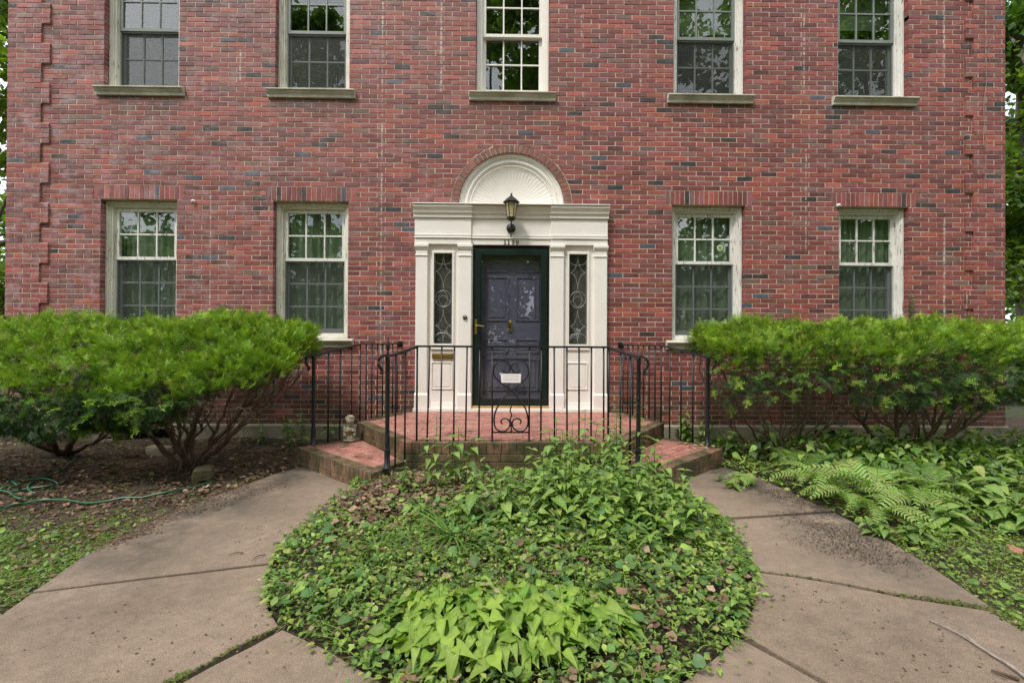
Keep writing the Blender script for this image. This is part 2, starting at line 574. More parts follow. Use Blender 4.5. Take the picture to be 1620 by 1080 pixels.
M_ROOMS = m_flat('room_plaster', (0.16, 0.15, 0.12), 0.9)
M_CURTAIN = m_attr('sheer_curtain', 0.9, 0.15, 6, transl=0.35, tcol=(1, 1, 1))
M_LANTERNGLASS = m_flat('amber_glass', (0.5, 0.42, 0.22), 0.15, 0.25, 30)
M_CONC = m_concrete('walk_concrete')
M_SOIL = m_ground('soil', (0.03, 0.02, 0.012), (0.07, 0.042, 0.024), (0.12, 0.07, 0.04))
M_LAWN = m_ground('lawn_soil', (0.05, 0.075, 0.02), (0.07, 0.06, 0.03), (0.10, 0.13, 0.03), 1.2, 22)
M_LEAF = m_attr('broad_leaf', 0.5, 0.25, 40, transl=0.35, spec=0.4)
def m_leaf(name, veins, rough=.45, transl=.3):
    mt, n, b = newmat(name)
    a = attr(n); p = pos_(n)
    tc_ = n.nodes.new('ShaderNodeTexCoord'); sx = n.nodes.new('ShaderNodeSeparateXYZ'); n.links.new(tc_.outputs['Object'], sx.inputs[0])
    ax = math_(n, 'ABSOLUTE', sx.outputs[0])
    if veins == 'hosta': ph = math_(n, 'MULTIPLY', math_(n, 'DIVIDE', ax, math_(n, 'ADD', math_(n, 'MULTIPLY', math_(n, 'SUBTRACT', 1.02, sx.outputs[1]), .42), .06)), 34.0)
    else: ph = math_(n, 'MULTIPLY', math_(n, 'SUBTRACT', sx.outputs[1], math_(n, 'MULTIPLY', ax, .8)), 52.0)
    w_ = math_(n, 'SINE', ph)
    mid = math_(n, 'SUBTRACT', 1.0, math_(n, 'MULTIPLY', ax, 38.0), clamp=True)
    c = mixc(n, 1.0, a, ramp(n, noise(n, 30, 4, .6, p), .25, .75, (.72, .74, .7, 1), (1.25, 1.22, 1.15, 1)), 'MULTIPLY')
    c = mixc(n, math_(n, 'MULTIPLY', math_(n, 'ADD', math_(n, 'MULTIPLY', w_, .5), .5), .22), c, mixc(n, 1.0, c, (.55, .6, .5), 'MULTIPLY'))
    c = mixc(n, math_(n, 'MULTIPLY', mid, .55), c, (.30, .38, .14))
    c = mixc(n, math_(n, 'MULTIPLY', ramp(n, noise(n, 55, 4, .7, p), .68, .74), .7), c, (.20, .13, .05))
    n.links.new(c, b.inputs['Base Color'])
    b.inputs['Roughness'].default_value = rough; b.inputs['Specular IOR Level'].default_value = .4
    bump(n, b, math_(n, 'ADD', w_, math_(n, 'MULTIPLY', noise(n, 60, 3, .6, p), 1.5)), .35, .004)
    tr = n.nodes.new('ShaderNodeBsdfTranslucent'); n.links.new(mixc(n, 1.0, c, (1, 1.2, .4), 'MULTIPLY'), tr.inputs['Color'])
    ms = n.nodes.new('ShaderNodeMixShader'); ms.inputs[0].default_value = transl
    n.links.new(b.outputs[0], ms.inputs[1]); n.links.new(tr.outputs[0], ms.inputs[2]); n.links.new(ms.outputs[0], n.nodes['Material Output'].inputs['Surface'])
    return mt


M_TREELEAF = m_attr('tree_leaf', 0.5, 0.25, 3, transl=0.55, spec=0.4, tcol=(1.15, 1.3, .35))
M_HOSTA = m_leaf('hosta_leaf', 'hosta')
M_LEAFO = m_leaf('veined_leaf', 'ovate', .5)
M_YEW = m_attr('yew_needles', 0.5, 0.3, 18, transl=0.2, spec=0.35)
M_DRY = m_attr('dry_leaf', 0.85, 0.35, 50, transl=0.15, tcol=(1, .8, .5))
M_STEM = m_attr('stem', 0.6, 0.3, 30)
M_YBARK = m_bark('yew_bark', (0.12, 0.072, 0.045))
M_TBARK = m_bark('tree_bark', (0.17, 0.145, 0.11))
M_HOSE = m_flat('green_hose', (0.01, 0.085, 0.035), 0.35, 0.25, 9, 0.05)
M_STATUE = m_flat('weathered_stone', (0.30, 0.27, 0.19), 0.95, 0.55, 40, 0.8)
M_PAPER = m_flat('paper', (0.78, 0.78, 0.76), 0.8, 0.04, 6, 0.05)
M_INK = m_flat('ink', (0.05, 0.05, 0.06), 0.6, 0.1)
M_ROCK = m_flat('garden_rock', (0.11, 0.09, 0.045), 0.95, 0.45, 10, 0.8)
M_TWIG = m_flat('grey_twig', (0.30, 0.26, 0.22), 0.9, 0.4, 30, 0.5)
M_WHITECER = m_flat('white_ceramic', (0.7, 0.7, 0.68), 0.3, 0.1)

# ------------------------------------------------------------------ brick palette
PAL = [((0.30, 0.070, 0.055), 24), ((0.255, 0.060, 0.052), 20), ((0.34, 0.080, 0.055), 13), ((0.21, 0.050, 0.048), 13),
       ((0.27, 0.080, 0.075), 12), ((0.225, 0.095, 0.08), 5), ((0.19, 0.10, 0.082), 3), ((0.37, 0.095, 0.058), 4),
       ((0.17, 0.045, 0.043), 6)]
DARKS = [(0.035, 0.022, 0.022), (0.028, 0.026, 0.032), (0.05, 0.028, 0.025)]
BLUES = [(0.075, 0.085, 0.115), (0.06, 0.068, 0.09)]
_p = [p[0] for p in PAL]; _w = [p[1] for p in PAL]


def bcol():
    r = random.random()
    if r < 0.030: return random.choice(DARKS)
    if r < 0.044: return random.choice(BLUES)
    c = random.choices(_p, _w)[0]
    g = random.uniform(0.60, 1.18)
    return tuple(x * g * random.uniform(0.95, 1.05) for x in c)


# ------------------------------------------------------------------ house
CO = 0.0648            # course height
BL = 0.2167            # stretcher module
JT = 0.0108
Z0 = 0.16
XL, XR = wx(10, 500), wx(1588, 500)
NC = 99
ZTOP = Z0 + NC * CO
snap = lambda z: Z0 + round((z - Z0) / CO) * CO

house = thing('brick_house', 'two storey red brick house front with white framed windows and a white arched entrance', 'house')

LW = [(158.5, 279.3, 317.6), (432, 550.7, 320), (1063.6, 1178.5, 326), (1327.3, 1437.6, 329)]
UW = [(164.5, 283.2, 137), (435.7, 553, 142), (752.8, 869.4, 145), (1065.7, 1180.6, 149), (1325.7, 1438, 152)]
zt_low = snap(wz(491, 320))
zb_low = wz(491, 535)
zb_up = wz(491, 142)
zt_up = zb_up + 1.71
low_w = [(wx(a, 400), wx(b, 400)) for a, b, t in LW]
up_w = [(wx(a, 80), wx(b, 80)) for a, b, t in UW]
DX0, DX1 = wx(664, 500), wx(953, 500)
HOODZ = wz(808, 330)
AXC = (wx(725.8, 324) + wx(892.3, 324)) / 2
AZC = wz(809, 325)
ARI, ARO = 0.700, 0.800
openings = [(a, b, zb_low - 0.11, zt_low) for a, b in low_w] + [(a, b, zb_up - 0.11, zt_up) for a, b in up_w]
door_open = (DX0, DX1, 0.0, HOODZ - 0.05)
SOLH = 3 * CO
soldiers = [(a - 0.095, b + 0.095, zt_low, zt_low + SOLH) for a, b in low_w]
hz = snap(HOODZ) + CO
soldiers_d = [(wx(655, 320), AXC - ARO + 0.02, hz - 2 * CO, hz + CO * 0.0), (AXC + ARO - 0.02, wx(962, 320), hz - 2 * CO, hz)]
base_wells = [(wx(183, 690), wx(277, 690)), (wx(1285, 690), wx(1345, 690))]

wall = MB()
# mortar body around rectangular openings: a grid of cells with the openings left out
rects = [(q[0] - .004, q[1] + .004, q[2], q[3] + .004) for q in openings] + [door_open, (AXC - ARO, AXC + ARO, door_open[3], AZC + ARO)]
xs = sorted(set([XL + 0.01, XR - 0.01] + [r for q in rects for r in q[:2]]))
zs = sorted(set([Z0, ZTOP] + [r for q in rects for r in q[2:] if Z0 < r < ZTOP]))
for i in range(len(xs) - 1):
    run = None
    for j in range(len(zs) - 1):
        cx, cz = (xs[i] + xs[i + 1]) / 2, (zs[j] + zs[j + 1]) / 2
        hole = any(q[0] < cx < q[1] and q[2] < cz < q[3] for q in rects)
        if not hole:
            if run is None: run = zs[j]
        if (hole or j == len(zs) - 2) and run is not None:
            wall.box(xs[i], xs[i + 1], 0.0045, 0.22, run, zs[j] if hole else zs[j + 1])
            run = None
# spandrels beside the arch
NA = 24
arc = [(AXC + ARO * math.cos(math.pi * k / NA), AZC + ARO * math.sin(math.pi * k / NA)) for k in range(NA + 1)]
for k in range(NA):
    (xa, za), (xb, zb) = arc[k], arc[k + 1]
    wall.prism([(xb, zb), (xa, za), (xa, AZC + ARO), (xb, AZC + ARO)], 'y', 0.0045, 0.2)
for s_ in (-1, 1):  # strip between hood top and springing line
    x0, x1 = sorted((AXC + s_ * ARO, AXC + s_ * (ARI)))
    wall.box(x0, x1, 0.0045, 0.2, door_open[3], AZC)
# mortar backing of the arch ring
for k in range(NA):
    a0, a1 = math.pi * k / NA, math.pi * (k + 1) / NA
    q = [(AXC + r * math.cos(a), AZC + r * math.sin(a)) for r, a in ((ARI + .004, a0), (ARO, a0), (ARO, a1), (ARI + .004, a1))]
    wall.prism([(p_[0], p_[1]) for p_ in q][::-1], 'y', 0.0045, 0.2)
WALL = wall.build('wall', M_MORTAR, house)
WALL['label'] = 'front wall of mixed red, dark and blue-grey bricks in pale mortar'

allb = []      # every brick: (list of 4 front corners (x,z), y front, colour, depth)


def add_brick(x0b, x1b, x0t, x1t, z0, z1, y=0.0, c=None, dep=0.10):
    if max(x1b - x0b, x1t - x0t) < 0.02: return
    y += random.uniform(-0.0015, 0.0015)
    allb.append(([(x0b, z0), (x1b, z0), (x1t, z1), (x0t, z1)], y, c or bcol(), dep))


def intervals(z0, z1):
    zc = (z0 + z1) / 2
    cuts = []
    for q in openings + soldiers + [door_open] + soldiers_d:
        if q[2] + 0.012 < z1 - 0.004 and q[3] - 0.012 > z0 + 0.004: cuts.append((q[0], q[1], q[0], q[1]))
    def half(z):
        d = z - AZC
        if d < 0: return ARO + 0.006
        return math.sqrt(max(0, (ARO + 0.008) ** 2 - d * d))
    if AZC - 0.1 < zc < AZC + ARO + 0.02 and (half(z0) > 0.02):
        hb, ht = half(z0), half(z1)
        cuts.append((AXC - hb, AXC + hb, AXC - ht, AXC + ht))
    cuts.sort()
    res = []
    cb = ct = XL
    for a0, a1, t0, t1 in cuts:
        if a0 > cb or t0 > ct: res.append((cb, a0, ct, t0))
        cb, ct = max(cb, a1), max(ct, t1)
    res.append((cb, XR, ct, XR))
    return res


for i in range(NC):
    z0 = Z0 + i * CO + JT / 2; z1 = Z0 + (i + 1) * CO - JT / 2
    wide = (i // 4) % 2 == 0
    ql, qr = XL + BL * (2.5 if wide else 2.0), XR - BL * (2.5 if wide else 2.0)
    off = (i % 2) * BL / 2
    for (b0, b1, t0, t1) in intervals(z0 - JT / 2, z1 + JT / 2):
        b1 -= JT * 0 ; lo, hi = min(b0, t0), max(b1, t1)
        k = math.floor((lo - XL - off) / BL)
        x = XL + off + k * BL
        while x < hi - 0.005:
            xa, xb = x + JT / 2, x + BL - JT / 2
            x += BL
            xa += random.uniform(-0.002, 0.002); xb += random.uniform(-0.002, 0.002)
            # avoid slivers next to a cut
            e0b, e0t, e1b, e1t = max(xa, b0), max(xa, t0), min(xb, b1), min(xb, t1)
            if xb - min(b0, t0) < 0.03 and xa < max(b0, t0): continue
            if min(b1, t1) - (xb) < 0.045 and min(b1, t1) - xb > 0: e1b, e1t = b1, t1
            if max(b1, t1) - xa < 0.03 and xb > min(b1, t1): continue
            if xa - max(b0, t0) < 0.05 + JT and xa - max(b0, t0) > 0: e0b, e0t = b0, t0
            if e1b - e0b < 0.02 and e1t - e0t < 0.02: continue
            e1b = max(e1b, e0b + 0.002); e1t = max(e1t, e0t + 0.002)
            segs = [(e0b, e1b, e0t, e1t)]
            for qx in (ql, qr):
                ns = []
                for (p0, p1, p2, p3) in segs:
                    if p0 < qx - 0.02 and p1 > qx + 0.02:
                        ns += [(p0, qx - JT * .3, p2, qx - JT * .3), (qx + JT * .3, p1, qx + JT * .3, p3)]
                    else: ns.append((p0, p1, p2, p3))
                segs = ns
            for sg in segs:
                mid = (sg[0] + sg[1]) / 2
                proud = -0.022 if (mid < ql or mid > qr) else 0.0
                add_brick(*sg, z0, z1, proud, dep=0.10 - proud)
SOLD = []
QM = MB()
for i in range(0, NC, 4):
    wd = BL * (2.5 if (i // 4) % 2 == 0 else 2.0)
    za, zb = Z0 + i * CO + (.003 if i else 0), min(ZTOP, Z0 + (i + 4) * CO + .003)
    QM.box(XL + .004, XL + wd - .008, -.0175, .0044, za, zb); QM.box(XR - wd + .008, XR - .004, -.0175, .0044, za, zb)
QM.build('quoin_mortar', M_MORTAR, house, kind='stuff')
for (a, b, z0, z1) in soldiers + soldiers_d:
    n_ = max(1, round((b - a) / CO)); st = (b - a) / n_
    for k in range(n_):
        add_brick(a + k * st + .004, a + (k + 1) * st - .004, a + k * st + .004, a + (k + 1) * st - .004, z0 + .005, z1 - .005)
        SOLD.append(len(allb) - 1)
nar = 37
for k in range(nar):
    g = 0.075 / nar
    a0, a1 = math.pi * (k + .10) / nar, math.pi * (k + .90) / nar
    q = [(AXC + r * math.cos(a), AZC + r * math.sin(a)) for r, a in ((ARI, a0), (ARO - .002, a0), (ARO - .002, a1), (ARI, a1))]
    c = random.choice([(0.22, 0.085, 0.06), (0.2, 0.09, 0.065), (0.25, 0.085, 0.055), (0.17, 0.085, 0.065)])
    g_ = random.uniform(.85, 1.15)
    allb.append(([q[1], q[0], q[3], q[2]][::-1], -0.004, tuple(x * g_ for x in c), 0.11))
    SOLD.append(len(allb) - 1)


def put_brick(mb, bk, org=(0, 0)):
    q, y, c, dep = bk
    # orient the outline so that its front faces -y
    ar = sum(q[i][0] * q[(i + 1) % 4][1] - q[(i + 1) % 4][0] * q[i][1] for i in range(4))
    if ar < 0: q = q[::-1]
    cx = sum(p_[0] for p_ in q) / 4; cz = sum(p_[1] for p_ in q) / 4
    e = 0.0022
    fr = []
    for (x, z) in q:
        dx, dz = cx - x, cz - z
        fr.append((x + math.copysign(min(e, abs(dx)), dx), z + math.copysign(min(e, abs(dz)), dz)))
    j = [random.uniform(-.0012, .0012) for _ in range(4)]
    vs = [(fr[i][0] - org[0], y + j[i], fr[i][1] - org[1]) for i in range(4)] + [(p_[0] - org[0], y + e, p_[1] - org[1]) for p_ in q] + \
         [(p_[0] - org[0], y + dep, p_[1] - org[1]) for p_ in q]
    fs = [(0, 1, 2, 3)] + [(i + 4, (i + 1) % 4 + 4, (i + 1) % 4, i) for i in range(4)] + [(i + 8, (i + 1) % 4 + 8, (i + 1) % 4 + 4, i + 4) for i in range(4)]
    mb.add(vs, fs, c)


sold = set(SOLD)
cen = lambda bk: (sum(p_[0] for p_ in bk[0]) / 4, sum(p_[1] for p_ in bk[0]) / 4)
rest_i = [i for i in range(len(allb)) if i not in sold]


def nearness(i):
    x, z = cen(allb[i])
    if z < 0.75 or (abs(x) < 1.15 and z < HOODZ): return 99
    return math.hypot(x * 0.8, z - 2.1)


rest_i.sort(key=nearness)
n_single = max(0, 296 - len(sold))
single = list(sold) + rest_i[:n_single]
cache = {}
for i in single:
    x, z = cen(allb[i])
    mb = MB(); put_brick(mb, allb[i], (x, z))
    q, y, c, dep = allb[i]
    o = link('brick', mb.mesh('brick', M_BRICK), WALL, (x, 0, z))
mb = MB()
for i in rest_i[n_single:]: put_brick(mb, allb[i])
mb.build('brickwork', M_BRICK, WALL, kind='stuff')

# foundation with a sloped ledge, basement openings
fz = -0.25
mb = MB()
edges = [XL - .03] + [v for q in base_wells for v in q] + [XR + .03]
for k in range(0, len(edges), 2):
    mb.box(edges[k], edges[k + 1], -0.045, 0.22, fz, Z0 - 0.05)
mb.prism([(-0.045, Z0 - .052), (0.2, Z0 - .052), (0.2, Z0 + .004), (0.005, Z0 + .004), (-0.045, Z0 - .018)], 'x', XL - .03, XR + .03)
mb.build('foundation', M_FOUND, house)
for (a, b) in base_wells:
    wn = MB(); wn.box(a, b, 0.14, 0.16, fz, Z0 - .05)
    o = wn.build('basement_window', M_DARK, house)
    fr = MB()
    for (p0, p1) in ((a, a + .04), (b - .04, b)): fr.box(p0, p1, 0.10, 0.14, fz, Z0 - .052)
    fr.box(a + .04, b - .04, 0.10, 0.14, Z0 - .09, Z0 - .052)
    fr.build('frame', M_TRIM, o)
# other walls, floors and roof so the house is a closed body
mb = MB()
mb.box(XL + 0.012, XL + .21, .23, 8.5, fz, ZTOP); mb.box(XR - .21, XR - .012, .23, 8.5, fz, ZTOP); mb.box(XL + .21, XR - .21, 8.3, 8.5, fz, ZTOP)
sw = mb.build('side_wall', m_flat('side_wall_brick', (0.25, 0.075, 0.055), 0.9, 0.3, 7), house)
mb = MB()
mb.box(XL + .21, XR - .21, .221, 8.3, 0.28, 0.33); mb.box(XL + .21, XR - .21, .221, 8.3, 3.15, 3.25)
mb.box(XL + .21, XR - .21, 2.6, 2.7, 0.33, 3.15); mb.box(XL + .21, XR - .21, 2.6, 2.7, 3.25, ZTOP)
for x in (-1.45, 1.45): mb.box(x - .05, x + .05, .221, 2.6, .33, 3.15)
mb.build('inner_wall', M_ROOMS, house)
mb = MB()
mb.prism([(XL - .25, ZTOP + .02), (XR + .25, ZTOP + .02), (XR - 2.6, ZTOP + 2.2), (XL + 2.6, ZTOP + 2.2)], 'y', -.05, 8.7)
mb.build('roof', m_flat('slate', (0.09, 0.09, 0.1), 0.7, 0.3, 4), house)


# ------------------------------------------------------------------ windows
def ring(mb, x0, x1, z0, z1, w_, y0, y1, bottom=True, wb=None):
    mb.box(x0, x0 + w_, y0, y1, z0, z1); mb.box(x1 - w_, x1, y0, y1, z0, z1)
    mb.box(x0 + w_, x1 - w_, y0, y1, z1 - w_, z1)
    if bottom: mb.box(x0 + w_, x1 - w_, y0, y1, z0, z0 + (wb or w_))


def window(x0, x1, z0, z1, rows_up, rows_low, trim, sash_up, sash_low, split, label, screen=True):
    root = MB()
    # casing: three stepped mouldings, set back in the brick reveal
    y = 0.075
    xa, xb, za, zb_ = x0 + .004, x1 - .004, z0, z1 - .002
    for (w_, yf, lift) in ((0.030, 0.070, 0), (0.020, 0.082, 0.0), (0.022, 0.098, 0.0), (0.012, 0.120, 0.0)):
        ring(root, xa, xb, za, zb_, w_, yf, 0.225, wb=0.03 if w_ == .030 else 0.012)
        xa += w_; xb -= w_; zb_ -= w_; za += 0.03 if w_ == .030 else 0.012
    W = root.build('window', trim, house, bevel=0.003)
    W['label'] = label
    # sill
    sb = MB()
    e = 0.085
    prof = [(-.075, z0 - .020), (-.075, z0 - .036), (-.060, z0 - .040), (-.052, z0 - .06), (-.034, z0 - .085), (-.030, z0 - .118), (0.10, z0 - .118), (0.10, z0 - .002), (-.03, z0 - .004)]
    sb.prism([(p_[0], p_[1]) for p_ in prof], 'x', x0 - e, x1 + e)
    sb.build('sill', M_STONE, W, bevel=0.003)
    zm = za + (zb_ - za) * split
    st, mu, mr = 0.040, 0.020, 0.042
    def sash(nm, zlo, zhi, yf, mat, rows, bot, top, gm):
        s_ = MB()
        s_.box(xa, xa + st, yf, yf + .04, zlo, zhi); s_.box(xb - st, xb, yf, yf + .04, zlo, zhi)
        s_.box(xa + st, xb - st, yf, yf + .04, zlo, zlo + bot); s_.box(xa + st, xb - st, yf, yf + .04, zhi - top, zhi)
        gx0, gx1, gz0, gz1 = xa + st, xb - st, zlo + bot, zhi - top
        pw = (gx1 - gx0 - 2 * mu) / 3; ph = (gz1 - gz0 - (rows - 1) * mu) / rows
        for c in (1, 2):
            x = gx0 + c * pw + (c - 1) * mu
            s_.box(x, x + mu, yf + .006, yf + .03, gz0, gz1)
        for r in range(1, rows):
            z = gz0 + r * ph + (r - 1) * mu
            for c in range(3):
                x = gx0 + c * (pw + mu)
                s_.box(x, x + pw, yf + .0065, yf + .0295, z, z + mu)
        s_.build(nm, mat, W, bevel=0.002)
        pm = MB(); pm.box(-pw / 2 - .003, pw / 2 + .003, -.0015, .0015, -ph / 2 - .003, ph / 2 + .003)
        pme = pm.mesh('pane', gm)
        for r in range(rows):
            for c in range(3):
                o = link('pane', pme, W, (gx0 + c * (pw + mu) + pw / 2, yf + .018, gz0 + r * (ph + mu) + ph / 2))
                o.rotation_euler = (random.uniform(-.006, .006), 0, random.uniform(-.008, .008))
    sash('upper_sash', zm - mr / 2, zb_, 0.135, sash_up, rows_up, mr, st, M_GLASS)
    sash('lower_sash', za, zm + mr / 2, 0.180, sash_low, rows_low, 0.065, mr, M_GLASS)
    if screen:
        # screen frame on the outer track of the lower half
        f_ = MB()
        ring(f_, xa, xb, za, zm - mr / 2 - .003, 0.014, 0.150, 0.166)
        f_.build('screen_frame', M_GREY, W)
        q = MB(); q.add([(xa + .014, .158, za + .014), (xb - .014, .158, za + .014), (xb - .014, .158, zm - mr / 2 - .017), (xa + .014, .158, zm - mr / 2 - .017)], [(0, 1, 2, 3)])
        q.build('insect_screen', M_SCREEN, W)
    return W, xa, xb, za, zb_


mt, n, b = newmat('insect_screen')
tr = N(n, 'ShaderNodeBsdfTransparent')
b.inputs['Base Color'].default_value = (0.05, 0.055, 0.05, 1); b.inputs['Roughness'].default_value = 0.6
ms = n.nodes.new('ShaderNodeMixShader'); ms.inputs[0].default_value = 0.32
n.links.new(tr.outputs[0], ms.inputs[1]); n.links.new(b.outputs[0], ms.inputs[2]); n.links.new(ms.outputs[0], n.nodes['Material Output'].inputs['Surface'])
M_SCREEN = mt

lowlab = ['ground floor window above the left hedge, nearest the house corner', 'ground floor window between the left hedge and the door',
          'ground floor window right of the door with a round sticker on a pane', 'ground floor window above the right hedge, nearest the house corner']
uplab = ['upper window nearest the left house corner, reflecting white cloud', 'upper window second from the left house corner', 'white sashed upper window over the arch',
         'upper window second from the right house corner', 'upper window nearest the right house corner']
for k, (a, b_) in enumerate(low_w):
    tm = M_TRIM if k < 2 else M_TRIM2
    Wd, xa, xb, za, zb_ = window(a, b_, zb_low, zt_low, 2, 3, tm, M_TRIM2, M_GREY2, 0.60, lowlab[k])
    # curtain
    V_, F_, C_ = [], [], []
    nx = 90
    cmat = []
    q = MB()
    gap = 0.03 if k in (1, 3) else 0.0
    vs = []
    for i in range(nx + 1):
        t = i / nx
        x = xa - .03 + t * (xb - xa + .06)
        yy = 0.262 + 0.018 * math.sin(t * 48 + 1.5 * math.sin(t * 9 + k)) + 0.01 * math.sin(t * 21 + k * 2)
        vs += [(x, yy, za - .02), (x + .005 * math.sin(t * 17 + k), yy + .006 * math.sin(t * 31), (za + zb_) / 2), (x, yy, zb_ + .08)]
    fs = []
    for i in range(nx):
        for r in range(2): fs.append((i * 3 + r, (i + 1) * 3 + r, (i + 1) * 3 + r + 1, i * 3 + r + 1))
    q.add(vs, fs, (0.36, 0.45, 0.33))
    o = q.build('curtain', M_CURTAIN, smooth=True)
    tag(o, ['pleated pale green sheer curtain in the window nearest the left house corner', 'pleated pale green sheer curtain in the window between left hedge and door',
            'pleated green sheer curtain behind the pane with the round sticker', 'pleated green sheer curtain in the window above the right hedge'][k], 'curtain', 'sheer curtains in the ground floor windows')
for k, (a, b_) in enumerate(up_w):
    Wd, xa, xb, za, zb_ = window(a, b_, zb_up, zt_up, 2, 2, M_TRIM if k < 2 else M_TRIM2 if k != 2 else M_WHITE, M_GREY if k != 2 else M_WHITE, M_GREY if k != 2 else M_WHITE, 0.5, uplab[k], screen=(k != 2))
    if k in (3, 4):
        q = MB(); q.box(xa - .03, xb + .03, .33, .335, za + (zb_ - za) * (.62 if k == 3 else .68), zb_ + .1)
        o = q.build('roller_shade', m_flat('shade_cloth', (0.22, 0.27, 0.17), 0.9, 0.1))
        tag(o, 'half drawn green roller shade in the upper window %s the right house corner' % ('second from' if k == 3 else 'nearest'), 'blind', 'roller shades in upper windows')

# sticker on a pane of the third ground floor window
sc_ = U(1139, 392, y=0.148)
q = MB()
for (r, c, yy) in ((0.042, (0.55, 0.6, 0.3), 0), (0.026, (0.15, 0.3, 0.12), -.0006)):
    q.add([(sc_.x + r * math.cos(a * math.pi / 10), 0.148 + yy, sc_.z + r * math.sin(a * math.pi / 10)) for a in range(20)], [tuple(range(20))], c)
tag(q.build('window_sticker', M_STEM), 'round yellow-green sticker on a ground floor window pane right of the door', 'sticker')

# ------------------------------------------------------------------ entrance
def ux(px, py, y): return U(px, py, y=y).x
def uz(px, py, y): return U(px, py, y=y).z


YS = -0.03     # face of the side panels
YP = -0.075    # face of the pilasters
LAND = 0.34
# backing of the surround, with holes for door and sidelights
SL = [(ux(686.5, 470, YS), ux(715.5, 470, YS)), (ux(900, 470, YS), ux(928.7, 470, YS))]
slz0, slz1 = uz(808, 544, YS), uz(808, 401.5, YS)
dx0, dx1 = ux(747.5, 500, YS), ux(869, 500, YS)
dz1 = uz(808, 391.5, YS)
ex0, ex1 = ux(657, 500, YS), ux(960.5, 500, YS)
zc0 = uz(808, 388, YS)
mb = MB()
mb.box(ex0, SL[0][0], YS, .2, LAND, zc0); mb.box(SL[0][1], dx0, YS, .2, LAND, zc0)
mb.box(dx1, SL[1][0], YS, .2, LAND, zc0); mb.box(SL[1][1], ex1, YS, .2, LAND, zc0)
for a, b_ in SL:
    mb.box(a, b_, YS, .2, LAND, slz0); mb.box(a, b_, YS, .2, slz1, zc0)
SUR = mb.build('entrance_surround', M_WHITE, house, bevel=0.002)
SUR['label'] = 'white wooden entrance surround with pilasters and leaded sidelights'
# entablature
zf = [uz(808, v, YP) for v in (388, 377.5, 374, 345, 326.5)]
for (xa, xb, yf, side) in ((ux(656, 360, YP), ux(745.5, 360, YP), YP, -1), (ux(745.5, 360, YP), ux(872, 360, YP), YP + .025, 0), (ux(872, 360, YP), ux(961.5, 360, YP), YP, 1)):
    mb = MB()
    mb.box(xa, xb, yf, .2, zc0, zf[1])
    mb.prism([(yf - .016, zf[1] + .004), (.2, zf[1] + .004), (.2, zf[2] + .012), (yf - .018, zf[2] + .012), (yf - .012, zf[1] + .018)], 'x', xa, xb)
    mb.box(xa, xb, yf + .002, .2, zf[2] + .012, zf[3])
    mb.build('frieze', M_WHITE, SUR, bevel=0.002)
    mb = MB()
    z0, z1 = zf[3], zf[4]
    h = z1 - z0
    l, r = (xa - .012 if side <= 0 else xa), (xb + .012 if side >= 0 else xb)
    if side == -1: r = xb + 0.012
    if side == 1: l = xa - 0.012
    if side == 0: l, r = xa + .0125, xb - .0125
    prof = [(.2, z0), (yf - .02, z0), (yf - .02, z0 + h * .28), (yf - .032, z0 + h * .34), (yf - .04, z0 + h * .36), (yf - .046, z0 + h * .55), (yf - .062, z0 + h * .74), (yf - .07, z0 + h * .8), (yf - .072, z0 + h * .97), (.2, z0 + h)]
    mb.prism(prof, 'x', l, r)
    mb.build('cornice', M_WHITE, SUR, bevel=0.0015)
mb = MB()
mb.box(ux(653.5, 326, YP), ux(963.5, 326, YP), YP - .085, .0, zf[4] + .002, zf[4] + .014)
mb.box(AXC - ARI - .03, AXC + ARI + .03, -.045, .1, zf[4] + .015, AZC + .006)
mb.build('cap_board', M_WHITE, SUR, bevel=0.003)
# pilasters
for (a, b_) in ((657, 675.5), (725, 745), (871.5, 891.5), (940.5, 960)):
    xa, xb = ux(a, 500, YP), ux(b_, 500, YP)
    zp, zn, zk = uz(808, 622.5, YP), uz(808, 405.5, YP), uz(808, 393, YP)
    mb = MB()
    mb.box(xa, xb, YP, YS, zp, zc0 - .001)
    mb.box(xa - .008, xb + .008, YP - .014, YS, LAND + .045, zp - .02)
    mb.prism([(YP - .014, zp - .0195), (YS, zp - .0195), (YS, zp + .004), (YP, zp + .004), (YP - .005, zp - .008)], 'x', xa - .008, xb + .008)
    mb.box(xa - .008, xb + .008, YP - .010, YS, zn, zn + .014)
    mb.box(xa - .016, xb + .016, YP - .026, YS, zk + .012, zc0 - .003)
    mb.prism([(YP - .008, zk - .02), (YS, zk - .02), (YS, zk + .0115), (YP - .022, zk + .0115), (YP - .018, zk)], 'x', xa - .012, xb + .012)
    # raised vertical fillets
    mb.build('pilaster', M_WHITE, SUR, bevel=0.0025)
